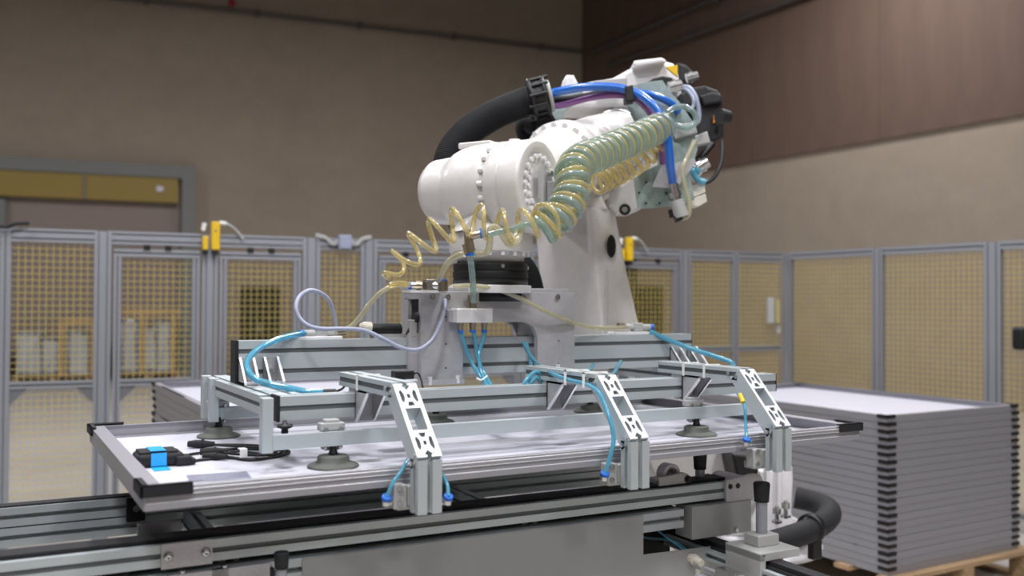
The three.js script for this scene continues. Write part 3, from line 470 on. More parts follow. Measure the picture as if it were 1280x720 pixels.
  { const a = on('z', -.375, 404, 491), b = on('z', -.37, 425, 489); const t = thing('hose_coupling', 'dark coupling at the end of the cyan hose bowed to the left', 'coupling', [a.x, a.y, a.z]); const d = b.clone().sub(a); part(t, 'sleeve', cyl(V(0, 0, 0), d.clone().multiplyScalar(.75), .009, .007), M.dark); part(t, 'lead', tube([d.clone().multiplyScalar(.7), d.clone().multiplyScalar(1.1).add(V(0, .005, 0)), d.clone().multiplyScalar(1.5).add(V(0, .012, -.02))], .003), M.dark); }
  hose('air_hose', [q(812, 414, -.69), q(838, 426, -.66), q(868, 437, -.62), q(895, 446, -.58), q(912, 452, -.54), q(917, 457, -.5), q(910, 461, -.46), q(900, 463, -.42)], .0085, M.cyan, 'cyan hose slanting down to the right end of the gripper');
  hose('signal_cable', [q(420, 411, -.73), q(418, 395, -.72), q(412, 377, -.7), q(402, 367, -.68), q(388, 363, -.66), q(375, 370, -.64), q(370, 384, -.62), q(374, 397, -.61), q(385, 407, -.6), q(402, 411, -.6), q(430, 411, -.6), q(455, 413, -.6), q(478, 423, -.59), q(500, 434, -.58), q(522, 437, -.57), q(540, 425, -.58), q(551, 403, -.6), q(556, 385, -.62), q(556.5, 374, -.635)], .006, M.grey, 'grey cable looped above the rear beam and in front of the arch');
  hose('air_hose', [q(417, 415, -.71), q(435, 410, -.71), q(447, 400, -.7), q(462, 380, -.68), q(478, 364, -.66), q(494, 357, -.66), q(508, 357, -.67)], .0075, M.pale, 'clear hose from the rear beam up to the fittings left of the tool plates');
  hose('air_hose', [q(566, 358, -.62), q(590, 357, -.6), q(618, 361, -.6), q(650, 373, -.6), q(690, 393, -.61), q(725, 406, -.64), q(750, 410, -.67), q(785, 409, -.7)], .0075, M.pale, 'clear hose across the arch to the right end of the rear beam');
  // lever and black clamp drum beside the arch
  { const p = gz(-.72, 485, 412), d = part(G, 'drum', [turned(p.clone().add(V(-.055, 0, 0)), V(1, 0, 0), [[0, 0], [0, .018], [.004, .02], [.09, .02], [.094, .017], [.094, 0]], 28)], M.black); part(d, 'nozzle', turned(p.clone().add(V(-.055, .006, 0)), V(-1, .1, 0), [[0, .017], [.02, .016], [.032, .01], [.033, 0]], 20), M.ivory); part(d, 'foot', bx(p.x - .05, p.x + .05, .244, p.y - .012, p.z - .02, p.z + .02), M.plate);
    const k = gx(fx0 - .006, 520, 397), b0 = gz(-.68, 510, 419); const lv = part(G, 'toggle_lever', [cyl(b0, k, .008), cyl(k.clone().add(V(-.008, 0, 0)), k.clone().add(V(.012, 0, 0)), .016)], M.dark); part(lv, 'link', [box(.02, .05, .03, (b0.x + k.x) / 2, (b0.y + k.y) / 2 - .005, (b0.z + k.z) / 2, .003)], M.plasticGrey); }
  { const p = gz(-.4, 503, 477.5); const b = part(G, 'valve', bx(p.x - .025, p.x + .028, .15, .172, -.42, -.385, .003), M.black); part(b, 'lead', tube([V(p.x + .027, .16, -.4), V(p.x + .04, .165, -.395), V(p.x + .048, .15, -.39), V(p.x + .04, .13, -.36)], .0025), M.black); part(b, 'mount', [bx(p.x - .07, p.x + .03, .146, .15, -.43, -.37), bx(p.x - .03, p.x, .1, .147, -.36, -.35), bx(p.x - .03, p.x, .146, .15, -.4, -.35)], M.aluCut); }
}

// ---------------------------------------------------------------- belt conveyor under the panel (slightly turned)
{
  const YC = 1.068, c = thing('belt_conveyor', 'aluminium belt conveyor with black belts below the held panel', 'conveyor', [0, 0, -.21], null, -.0297);
  const lo = (p) => c.worldToLocal(p.clone()); c.updateMatrixWorld(true);
  const cy = (y, u, v) => lo(on('y', y, u, v)), X0 = -1.5, endX = cy(YC, 903, 602).x, r0 = .046;
  const nr = part(c, 'side_rail', profile('x', [X0, YC - r0, -.046], .046, .046, endX - X0, 1, 1, .011), M.alu);
  strips(nr, 'z', X0, YC - r0, -.046, .046, .046, endX - X0, 1, .0115);
  part(c, 'side_rail', [profile('x', [X0, YC - r0, -.58], .046, .046, endX - X0, 1, 1, .011)], M.alu); part(c, 'side_rail', [profile('x', [X0, YC - r0 - .05, -.58], .046, .046, endX - X0, 1, 1, .011)], M.alu);
  for (const z of [-.1]) { // belts with their guides and returns
    part(c, 'belt', [bx(X0, endX + .02, YC + .001, YC + .01, z + .03, z + .082, .002), bx(X0, endX + .02, YC - .06, YC - .054, z, z + .05), turned(V(endX + .02, YC - .027, z), V(0, 0, 1), [[0, 0], [0, .033], [.05, .033], [.05, 0]], 28)], M.rubber);
    part(c, 'belt_guide', bx(X0, endX, YC - .05, YC - .003, z + .005, z + .045), M.dark);
  }
  part(c, 'belt', [bx(X0, endX + .02, YC, YC + .005, -.575, -.54, .001)], M.rubber);
  for (const x of [.19, -.9, .95]) part(c, 'cross_beam', profile('z', [x, YC - .1, -.56], .045, .045, .52, 1, 1, .011), M.alu);
  for (const [x0, x1] of [[.3, .93], [-.8, .16]]) part(c, 'bed_plate', [bx(x0, x1, YC - .112, YC - .106, -.5, -.1), bx(x0 + .03, x1 - .03, YC - .106, YC - .09, -.46, -.44), bx(x0 + .03, x1 - .03, YC - .106, YC - .09, -.2, -.18)], M.dark);
  // splice plate with two bolts on the near rail, block on the far rail
  const a = cy(YC, 200, 680).x, b = cy(YC, 264, 673).x; const sp2 = part(c, 'splice_plate', bx(a, b, YC - .05, YC + .003, 0, .006, .001), M.plate);
  for (const x of [a + .014, b - .014]) part(sp2, 'bolt', [turned(V(x, YC - .024, .006), V(0, 0, 1), [[0, 0], [0, .01], [.004, .0095], [.007, .007], [.008, .004], [.006, 0]], 20)], M.steel);
  const fx = lo(on('z', -.73, 166, 632)); const blk = part(c, 'end_block', bx(fx.x - .015, fx.x + .03, YC - .06, YC + .003, -.534, -.515, .002), M.dark); part(blk, 'bolt', hexa(V(fx.x + .008, YC - .025, -.515), V(0, 0, 1), .01, .006), M.steel);
  for (const u of [184, 210]) { const p = lo(on('z', -.7, u, 662)); part(c, 'sensor_block', bx(p.x - .025, p.x + .03, YC - .095, YC - .06, -.5, -.47, .002), M.plate); }
  // lower beam, side cover and end cover
  const LT = YC - .062, s0 = cy(LT, 376, 696), s1 = cy(LT, 806, 644), fz = (s0.z + s1.z) / 2, xb = s1.x + .14;
  part(c, 'lower_beam', profile('x', [X0, LT - .05, fz - .06], .06, .05, xb - X0, 1, 1, .012), M.alu);
  part(c, 'carrier', [bx(X0, xb, LT - .02, LT + .012, -.05, fz - .055)], M.dark);
  const sheet = new THREE.Shape([[s0.x, LT - .002], [s0.x, .12], [xb + .3, .12], [xb + .3, LT - .118], [s1.x, LT - .108], [s1.x, LT - .002]].map(p => new THREE.Vector2(...p)));
  part(c, 'side_cover', new THREE.ExtrudeGeometry(sheet, { depth: .003, bevelEnabled: false }).translate(0, 0, fz), M.cover, { label: 'large plain grey side sheet' });
  part(c, 'inner_plate', bx(s1.x - .1, xb + .1, LT - .3, LT - .06, fz - .2, fz - .19), M.black);
  part(c, 'end_cover', [bx(X0, s0.x - .16, LT - .085, LT - .004, fz, fz + .012, .002)], M.cover);
  for (const u of [205, 262]) { const p = cy(LT, u, 712); part(c, 'joint_plate', bx(p.x, p.x + .125, LT - .1, LT + .002, fz + .002, fz + .016, .002), M.plate); part(c, 'bolt', hexa(V(p.x + .03, LT + .002, fz + .006), V(0, 1, 0), .008, .005), M.steel); }
  { const p = cy(LT - .02, 328, 712); part(c, 'slot_block', bx(p.x - .025, p.x + .02, LT - .08, LT - .012, fz, fz + .012, .002), M.dark); }
  const bx1 = cy(LT, 866, 637).x, bx2 = cy(LT, 938, 627).x; const bz = fz + .012;
  const ec = part(c, 'drive_box', [bx(bx1, bx2, LT - .085, LT + .006, -.06, bz, .002)], M.cover, { label: 'light grey folded box over the drive end' }); { const p = lo(on('z', -.12, 928, 655)); part(ec, 'bolt', hexa(V(p.x, LT - .075, bz), V(0, 0, 1), .007, .005), M.steel); }
  // pulley plate at the end of the near rail
  const pp = prism([[endX - .002, YC - .06], [endX + .085, YC - .06], [endX + .108, YC - .055], [endX + .126, YC - .042], [endX + .136, YC - .022], [endX + .136, YC - .004], [endX + .128, YC + .01], [endX + .112, YC + .016], [endX + .09, YC + .017], [endX - .002, YC + .006]], .008, .0015).translate(0, 0, .002); const pl2 = part(c, 'pulley_plate', pp, M.plate);
  for (const k of [.012, .04]) part(pl2, 'bolt', [cyl(V(endX + k, YC - .012, .012), V(endX + k, YC - .012, .0135), .0075, .0075, 14), cyl(V(endX + k, YC - .012, .0132), V(endX + k, YC - .012, .0142), .004, .004, 6)], M.dark);
  part(c, 'pulley', turned(V(endX + .065, YC - .025, -.1), V(0, 0, 1), [[0, 0], [0, .038], [.09, .038], [.09, 0]], 32), M.plate);
  // stand legs
  for (const x of [-1.2, .2, endX - .6]) for (const z of [fz - .06, -.6]) { const l = part(c, 'leg', profile('y', [x, .05, z], .06, .06, LT - .14, 1, 1, .011), M.alu); part(l, 'levelling_foot', [cyl(V(x + .03, 0, z + .03), V(x + .03, .015, z + .03), .04), cyl(V(x + .03, .015, z + .03), V(x + .03, .06, z + .03), .012)], M.black); }
  part(c, 'rear_cover', bx(X0, xb, .12, LT - .1, -.62, -.617), M.cover);
  // pneumatic stop slide running towards the camera at the drive end
  const gu = cy(LT - .09, 900, 672), gX = gu.x, z1 = .62, gy0 = LT - .1;
  const sl = thing('stop_slide', 'grey slide rail with a white slider block and an air cylinder at the drive end', 'linear slide', c.localToWorld(V(gX, 0, 0)).toArray(), null, -.0297);
  part(sl, 'slide_rail', profile('z', [-.045, gy0 - .05, -.4], .09, .03, z1 + .4, 2, 1, .011), M.alu); part(sl, 'guide', [bx(-.02, .02, gy0 - .02, gy0, -.4, z1 - .02), bx(-.028, .028, gy0 - .02, gy0 - .012, -.4, z1 - .02)], M.dark);
  sl.position.y = 0;
  part(sl, 'rail_end', box(.05, .03, .03, 0.03, gy0 - .03, z1 - .03, .006), M.plate);

  const bp = sl.worldToLocal(on('y', gy0 + .022, 952, 680)); const zz = bp.z, xx = bp.x;
  part(sl, 'slider', [bx(xx - .075, xx + .065, gy0 - .0, gy0 + .022, zz - .06, zz + .075, .002), bx(xx - .075, xx - .055, gy0 - .12, gy0 + .02, zz - .06, zz + .075, .002), bx(xx - .05, xx + .03, gy0 - .03, gy0, zz - .05, zz + .05)], M.plasticGrey); part(sl, 'wiper', bx(xx - .04, xx + .0, gy0 - .03, gy0 - .002, zz + .05, zz + .066), M.red);
  const cx = gX; const cyl0 = V(-.1, gy0 + .03 - .075, .02); const pc = part(sl, 'air_cylinder', [cyl(V(-.1, gy0 + .03 - .065, -.03), V(-.1, gy0 + .03 - .067, .02), .012), cyl(V(-.1, gy0 + .03 - .067, .02), V(-.1, gy0 + .03 - .067, .03), .015), cyl(V(-.1, gy0 + .03 - .067, .03), V(-.1, gy0 + .03 - .07, .055), .012, .01), cyl(V(-.1, gy0 + .03 - .105, .04), V(-.1, gy0 + .03 - .09, .04), .007)], M.ivory);
  part(sl, 'cylinder_rod', [cyl(V(-.1, gy0 + .03 - .08, .07), V(-.1, gy0 + .03 - .08, zz), .006), bx(-.13, -.09, gy0 + .03 - .115, gy0 + .03 - .095, .06, zz + .04, .002)], M.plate); part(sl, 'clevis', [bx(-.115, -.08, gy0 + .03 - .1, gy0 + .03 - .06, zz - .03, zz + .05, .003)], M.steel);
  part(sl, 'air_line', [tube([V(-.11, gy0 + .03 - .05, 0), V(-.14, gy0 + .03 - .02, -.04), V(-.16, gy0 + .03, -.06)], .003), tube([V(-.1, gy0 + .03 - .05, 0), V(-.12, gy0 + .03 - .03, -.05), V(-.19, gy0 + .01, -.09), V(-.2, gy0 + .04, -.09)], .003)], M.cyan);
  const post = (p, h, r, label, base) => { const t = thing('stop_post', label, 'stop post', p, null, -.0297); part(t, 'rod', cyl(V(0, base ? .03 : 0, 0), V(0, h - .03, 0), r, r, 20), M.aluFence); part(t, 'cap', turned(V(0, h - .05, 0), V(0, 1, 0), [[0, 0], [0, r * 1.25], [.01, r * 1.3], [.048, r * 1.45], [.052, r * 1.3], [.052, 0]], 24), M.rubber, { label: 'black rubber cap' }); if (base) part(t, 'base_block', box(.075, .03, .055, 0, .015, 0, .003), M.plasticGrey); return t; };
  const w0 = sl.localToWorld(V(xx, gy0 + .022, zz)); post(w0.toArray(), .165, .0155, 'aluminium stop post with a black cap on the white slider block', true);
  const w1 = on('z', -.07, 352, 690), p1 = post([w1.x, w1.y - .133, w1.z], .2, .0165, 'stop post with a dark cap rising at the bottom picture edge', false); p1.scale.setScalar(.66); part(p1, 'bracket', [box(.05, .03, .05, 0, .01, 0, .003), bx(-.02, .02, -.005, .025, -.3, 0, .002)], M.plasticGrey);
  const w2 = on('y', YC + .006, 875, 597); post([w2.x, YC + .006, w2.z], .075, .014, 'stop post with a black cap behind the belt, right of the roller', false);
  // guide roller on the far side
  const g0 = on('y', YC + .006, 838, 604), ro = thing('guide_roller', 'grey guide roller in a rounded housing on the conveyor, below the panel edge', 'roller', [g0.x, YC + .006, g0.z], null, -.0297); ro.scale.setScalar(.55);
  part(ro, 'roller', turned(V(.0, .045, -.05), V(0, 0, 1), [[0, .02], [0, .05], [.004, .055], [.06, .055], [.064, .05], [.064, .034], [.02, .034], [.02, 0]], 40), M.plate); part(ro, 'housing', [prism([[-.1, 0], [.1, 0], [.1, .02], [.085, .045], [.06, .055], [-.1, .04]], .02, .002).translate(0, .0, .016), bx(-.1, .0, 0, .03, -.06, .04, .002)], M.plasticGrey); part(ro, 'axle', [cyl(V(.08, .02, -.04), V(.08, .02, .045), .02), cyl(V(.08, .02, .04), V(.08, .02, .055), .01)], M.black);
}

// ---------------------------------------------------------------- the robot
const tool = on('z', -.705, 613, 345), TX = tool.x, TZ = tool.z, WC = V(TX, 1.934, TZ), AX = V(.503, 0, .864), FD = V(.864, .31, -.503).normalize(), UP = V(0, 1, 0);
function slabPx(pts, d, th, bevel = 0) {                      // outline standing square to the view at distance d, th thick behind it
  const q = pts.map(([u, v]) => [(u - 640) / FOCAL * d, (360 - v) / FOCAL * d]); const s = new THREE.Shape(q.map(p => new THREE.Vector2(...p)));
  if (THREE.ShapeUtils.area(s.getPoints()) < 0) q.reverse();
  const g = prism(q, th, bevel); g.translate(0, 0, -d - th); g.applyMatrix4(camera.matrixWorld); return g;
}
function ringBolts(c, dir, R, n, r, h, a0 = 0, a1 = Math.PI * 2) {
  const e = Math.abs(dir.y) > .9 ? V(1, 0, 0) : V(0, 1, 0), u = e.clone().sub(dir.clone().multiplyScalar(e.dot(dir))).normalize(), w = dir.clone().cross(u), out = [];
  for (let i = 0; i < n; i++) { const a = a0 + (a1 - a0) * i / n, p = c.clone().addScaledVector(u, Math.cos(a) * R).addScaledVector(w, Math.sin(a) * R); out.push([cyl(p, p.clone().addScaledVector(dir, h), r, r * .94, 12), cyl(p.clone().addScaledVector(dir, h * .9), p.clone().addScaledVector(dir, h * 1.01), r * .5, r * .5, 6)]); }
  return out;
}
function corrugated(pts, r, rings, amp = .09, seg = 20) {
  const c = curve(pts), n = rings * 6, g = new THREE.TubeGeometry(c, n, r, seg, false), p = g.attributes.position;
  for (let i = 0; i <= n; i++) { const o = c.getPointAt(i / n), k = 1 + amp * [0, .7, 1, .7, 0, -.3][i % 6]; for (let j = 0; j <= seg; j++) { const q = i * (seg + 1) + j; p.setXYZ(q, o.x + (p.getX(q) - o.x) * k, o.y + (p.getY(q) - o.y) * k, o.z + (p.getZ(q) - o.z) * k); } }
  g.computeVertexNormals(); return g;
}
const RB = V(2.66, 0, -1.2);
const R = thing('robot_arm', 'large white industrial robot arm reaching over the panel', 'robot arm', [RB.x, 0, RB.z]);
const add = (parent, name, geo, m, extra) => { const g = Array.isArray(geo) ? mergeG(geo.flat()) : geo; g.translate(-RB.x, 0, -RB.z); return part(parent, name, g, m, extra); };
const bolts = (parent, list, m = M.whiteShell) => list.forEach(b => add(parent, 'bolt', b, m));
{ // base and lower arm
  const base = add(R, 'base', turned(V(RB.x, 0, RB.z), UP, [[0, 0], [0, .34], [.03, .34], [.04, .22], [.5, .2], [.515, .33], [.54, .33], [.545, .23], [.575, .23], [.58, .28], [.605, .28], [.61, .27], [.61, 0]], 64), M.whiteShell);
  const tur = add(R, 'turret', turned(V(RB.x, 0, RB.z), UP, [[.6, 0], [.605, .24], [.63, .24], [.64, .18], [.78, .17], [.84, .15], [.86, 0]], 48), M.whiteShell);
  add(tur, 'rib_casting', slabPx([[947, 588], [990, 583], [991, 600], [989, 640], [992, 652], [984, 668], [962, 682], [940, 690], [938, 650], [948, 618], [951, 600]], 3.72, .16, .008), M.whiteShell);
  add(tur, 'rib', [slabPx([[957, 586], [962, 585], [966, 680], [958, 684]], 3.695, .05, .004), slabPx([[972, 585], [978, 584], [977, 640], [971, 660]], 3.69, .05, .004)], M.whiteShell);
  for (const [u, v] of [[971, 637], [982, 630]]) { const p = at(u, v + 18, 3.6); add(tur, 'bolt', [cyl(p, p.clone().add(V(0, .07, 0)), .008), cyl(p.clone().add(V(0, .04, 0)), p.clone().add(V(0, .062, 0)), .016, .016, 6), cyl(p.clone().add(V(0, .006, 0)), p.clone().add(V(0, .014, 0)), .02)], M.steel); }
  add(R, 'shoulder_motor', [slabPx([[914, 566], [940, 568], [948, 584], [946, 604], [938, 612], [922, 606]], 3.62, .2, .01)], M.black);
  const zf = -1.06, o = (u, v) => { const p = on('z', zf, u, v); return [p.x, p.y]; };
  const arm = prism([o(769, 258), o(784, 335), o(801, 410), o(818, 455), o(856, 515), o(911, 569), o(921, 605), o(921, 640), o(850, 640), o(818, 590), o(790, 530), o(765, 475), o(752, 420), o(744, 340), o(737, 258)].reverse(), .385, .014); arm.translate(0, 0, zf - .4);
  const la = add(R, 'lower_arm', arm, M.white);
  const h = on('z', zf + .002, 762, 308); add(la, 'cover_plate', turned(V(0, 0, 0), V(0, 0, 1), [[0, 0], [0, .026], [.003, .0265], [.003, .04], [0, .042]], 32).scale(.5, 1.05, 1).translate(h.x, h.y, zf + .013), M.black, { label: 'dark round hole' });
  add(la, 'seam', bx(h.x - .02, h.x - .016, h.y - .3, h.y - .09, zf + .013, zf + .0155), std({ color: 0xb9b7b6, roughness: .6 }));
}
{ // elbow casting, forearm
  const el = add(R, 'elbow', slabPx([[668, 236], [700, 190], [745, 156], [790, 128], [812, 116], [850, 118], [864, 160], [850, 205], [812, 222], [792, 232], [774, 236], [760, 246], [742, 252], [716, 254], [697, 266], [676, 266]], 3.8, .26, .03), M.white);
  add(el, 'hinge_lug', [slabPx([[766, 236], [800, 214], [806, 240], [800, 262], [786, 268], [771, 268], [760, 258]], 3.56, .1, .012)], M.white);
  const lg = at(781, 262, 3.53); add(el, 'pivot_pin', [cyl(lg, lg.clone().addScaledVector(ray(781, 262), .1), .022, .022, 20)], M.dark); add(el, 'bolt', [hexa(lg, ray(781, 262).multiplyScalar(-1).normalize(), .012, .008)], M.steel);
  add(el, 'lower_web', slabPx([[683, 254], [752, 244], [760, 262], [690, 272]], 3.55, .2, .012), M.white);
  const cov = add(R, 'motor_cover', slabPx([[696, 134], [703, 102], [708, 94], [717, 94], [723, 106], [735, 103], [748, 101], [766, 98], [784, 88], [798, 81], [832, 77], [842, 80], [847, 90], [852, 116], [846, 136]], 3.78, .24, .016), M.whiteShell);
  add(cov, 'top_lid', slabPx([[791, 80], [793, 76], [827, 72], [832, 75], [832, 78], [795, 84]], 3.72, .2, .008), M.whiteShell);
  add(cov, 'side_step', slabPx([[743, 101], [784, 97], [784, 107], [743, 109]], 3.69, .05, .003), M.plate);
  add(cov, 'arch_gap', slabPx([[808, 104], [816, 98], [828, 95], [840, 97], [848, 104], [850, 112], [808, 112]], 3.69, .08, .006), M.black);
  add(cov, 'warning_label', slabPx([[832, 84], [847, 81], [847, 96]], 3.7, .012, .001), M.yellow, { label: 'yellow warning triangle' });
  add(cov, 'lifting_lug', [slabPx([[704, 122], [706, 98], [711, 94], [717, 96], [724, 112], [726, 122]], 3.6, .05, .008)], M.whiteShell);
  const fa2 = add(R, 'forearm', turned(WC, FD, [[.05, .06], [.12, .1], [.3, .112], [.42, .115], [.485, .128], [.5, .146], [.55, .146], [.554, .13], [.6, .128], [.8, .127], [.804, .1255], [.812, .1255], [.816, .127], [1.03, .118], [1.04, .09], [1.04, 0]], 64), M.white);
  bolts(fa2, ringBolts(WC.clone().addScaledVector(FD, .5), FD.clone().negate(), .136, 20, .0105, .014));
  add(fa2, 'steel_ring', turned(WC, FD, [[1.03, .1], [1.03, .125], [1.05, .127], [1.052, .12], [1.06, .12], [1.062, .127], [1.08, .125], [1.08, .1]], 64), M.steel);
}
{ // wrist with its axis across, flanges below
  const wr = add(R, 'wrist', turned(WC, AX, [[-.226, 0], [-.226, .07], [-.22, .086], [-.21, .094], [-.203, .096], [-.202, .1], [-.19, .104], [-.13, .109], [-.118, .112], [-.1, .124], [-.075, .133], [-.04, .139], [.0, .142], [.035, .143], [.036, .128], [.056, .128], [.057, .143], [.098, .143], [.1, .137], [.106, .137], [.108, .143], [.165, .143], [.174, .138], [.176, .132], [.176, .108], [.168, .104], [.168, 0]], 72), M.white);
  bolts(wr, ringBolts(WC.clone().addScaledVector(AX, .036), AX, .136, 20, .0085, .017));
  bolts(wr, ringBolts(WC.clone().addScaledVector(AX, .168), AX, .091, 20, .0085, .011));
  bolts(wr, ringBolts(WC.clone().addScaledVector(AX, .168), AX, .068, 12, .0085, .009, Math.PI * .3, Math.PI * 1.7));
  const b0 = WC.clone().addScaledVector(AX, .17); // aluminium bracket on the wrist end that carries the coiled hoses
  const br = new THREE.Matrix4().lookAt(V(0, 0, 0), AX.clone().negate(), UP).setPosition(b0), bb = (...a) => box(...a).applyMatrix4(br);
  const sgn = V(1, 0, 0).transformDirection(br).dot(V(.868, 0, .497)) > 0 ? 1 : -1;
  const hb = add(wr, 'hose_bracket', [bb(.012, .15, .012, -.03 * sgn, -.02, .03), bb(.07, .09, .014, .005 * sgn, -.0, .02, .002), bb(.06, .075, .075, .03 * sgn, -.025, .065, .003)], M.plate);
  add(hb, 'bolt', [hexa(b0.clone().addScaledVector(AX, .034).add(V(0, .035, 0)), AX, .01, .012)], M.steel); add(wr, 'top_pad', [box(.12, .02, .07, 0, 0, 0, .006).applyMatrix4(new THREE.Matrix4().makeRotationY(-Math.atan2(AX.z, AX.x))).translate(WC.x - .02, WC.y + .139, WC.z - .04)], M.white);
  add(wr, 'grease_cap', [cyl(WC.clone().addScaledVector(AX, .085).add(V(0, .14, 0)), WC.clone().addScaledVector(AX, .085).add(V(0, .149, 0)), .018)], M.whiteShell);
  const nk = add(R, 'tool_flange', turned(WC, UP.clone().negate(), [[.05, .09], [.11, .1], [.135, .105], [.14, .118], [.143, .131], [.168, .132], [.17, .13], [.196, .13], [.2, .122], [.2, .106], [.236, .104], [.236, 0]], 64), M.white);
  bolts(nk, ringBolts(WC.clone().add(V(0, -.2, 0)), V(0, -1, 0), .118, 18, .0075, .012));
  add(nk, 'side_gusset', prism([[-.14, -.14], [-.105, -.1], [-.06, -.06], [-.06, -.14]].reverse(), .06, .004).translate(WC.x, WC.y, WC.z), M.white); add(nk, 'side_gusset', prism([[.14, -.14], [.105, -.1], [.06, -.06], [.06, -.14]], .06, .004).translate(WC.x, WC.y, WC.z - .03), M.white);
  const tc = add(R, 'tool_changer', turned(WC, UP.clone().negate(), [[.234, 0], [.234, .114], [.237, .117], [.256, .117], [.257, .114], [.259, .114], [.26, .118], [.279, .118], [.28, .115], [.282, .115], [.283, .118], [.302, .118], [.302, 0]], 64), M.black);
  for (const a of [.35, 1.75]) { const p = V(WC.x + Math.cos(a) * .117, WC.y - .245, WC.z + Math.sin(a) * .117); add(tc, 'screw', cyl(p, V(p.x + Math.cos(a) * .004, p.y, p.z + Math.sin(a) * .004), .006), M.steel); }
  const yTop = WC.y - .302; add(tc, 'adapter_plate', [turned(WC, UP.clone().negate(), [[.302, 0], [.302, .126], [.304, .128], [.324, .128], [.326, .126], [.326, 0]], 64)], M.aluCut);
  add(tc, 'adapter_base', turned(WC, UP.clone().negate(), [[.325, 0], [.325, .1], [.352, .1], [.352, 0]], 40), M.dark);
}
{ // mounting plates, motors and connectors at the elbow
  const z = add(R, 'mounting_plate', slabPx([[783, 132], [786, 108], [812, 102], [828, 100], [836, 112], [849, 127], [866, 152], [872, 186], [868, 200], [820, 200], [812, 178], [796, 158]], 3.42, .006), M.zinc, { label: 'zinc-plated upper plate' });
  const z2 = add(R, 'mounting_plate', slabPx([[826, 172], [822, 206], [806, 214], [792, 223], [797, 261], [846, 258], [868, 250], [862, 214], [850, 180]], 3.40, .006), M.zinc, { label: 'zinc-plated lower plate' });
  add(z2, 'shelf', [slabPx([[816, 231], [826, 209], [868, 197], [870, 203], [848, 232], [842, 235], [816, 234]], 3.36, .006)], M.plate);
  const cc = at(816, 241, 3.395); add(z2, 'round_boss', [cyl(cc, cc.clone().addScaledVector(ray(816, 241), .02), .042, .042, 32)], M.zinc); for (let i = 0; i < 6; i++) { const a = i * 1.05; const p = at(816 + Math.cos(a) * 17, 241 + Math.sin(a) * 15, 3.396); add(z2, 'hole', cyl(p, p.clone().addScaledVector(ray(816, 241), .006), .004, .004, 8), M.black); }
  const m1 = add(R, 'joint_motor', slabPx([[868, 132], [882, 108], [897, 113], [903, 121], [905, 170], [893, 179], [872, 176]], 3.66, .2, .012), M.dark, { label: 'black motor housing' });
  add(m1, 'lid', slabPx([[850, 118], [860, 110], [882, 107], [886, 118], [866, 133], [852, 134]], 3.64, .16, .01), M.dark); add(m1, 'lid', slabPx([[874, 120], [890, 115], [901, 118], [903, 128], [880, 132]], 3.63, .2, .008), M.dark);
  const kb = at(899, 145, 3.58); add(m1, 'cap', [cyl(kb, kb.clone().add(V(.045, 0, .0)), .03, .026, 20)], M.dark); add(m1, 'warning_label', slabPx([[892, 144], [897, 149], [892, 154]], 3.635, .01), std({ color: 0xe8920c, roughness: .5 }), { label: 'orange triangle' });
  add(m1, 'second_motor', [slabPx([[846, 78], [858, 82], [870, 94], [866, 104], [850, 104]], 3.9, .12, .012)], M.dark);
  const cn = (a, b, d, r, m = M.steel) => { const p = at(...a, d), q = at(...b, d), k = (t) => p.clone().lerp(q, t); add(R, 'connector', [cyl(p, k(.4), r, r, 16), cyl(k(.4), k(.55), r * 1.15, r * 1.15, 16), cyl(k(.55), q, r * .9, r * .9, 16)], m); };
  cn([836, 110], [852, 106], 3.5, .024); cn([858, 98], [872, 94], 3.7, .02); cn([872, 210], [884, 202], 3.55, .026); cn([862, 220], [872, 212], 3.5, .03);
  add(R, 'terminal_box', slabPx([[838, 158], [868, 152], [872, 166], [844, 174]], 3.4, .05, .004), M.plasticGrey); add(R, 'terminal_box', slabPx([[868, 170], [884, 164], [888, 178], [870, 182]], 3.5, .06, .004), M.plasticGrey);
  add(R, 'valve_block', [slabPx([[858, 234], [880, 228], [882, 240], [870, 246], [858, 246]], 3.45, .08, .003), slabPx([[860, 250], [882, 242], [884, 252], [874, 258], [858, 258]], 3.45, .08, .003)], M.ivory);
  add(R, 'side_bracket', slabPx([[690, 150], [690, 118], [728, 112], [730, 122], [704, 140], [704, 152]], 3.5, .02, .002), M.zinc);
  // filter under the lower plate
  const p0 = at(842, 230, 3.33), p1 = at(846, 250, 3.33), p2 = at(852, 271, 3.33); add(R, 'filter', [cyl(p0, p1, .018), cyl(at(843, 240, 3.33), at(845, 246, 3.33), .026, .026, 6)], M.steel); add(R, 'filter_bowl', cyl(p1, p2, .023, .027, 24), M.plasticGrey); add(R, 'filter_drain', [cyl(p2, at(843, 274, 3.33), .014), cyl(at(839, 262, 3.36), at(841, 272, 3.36), .012)], M.dark);
}
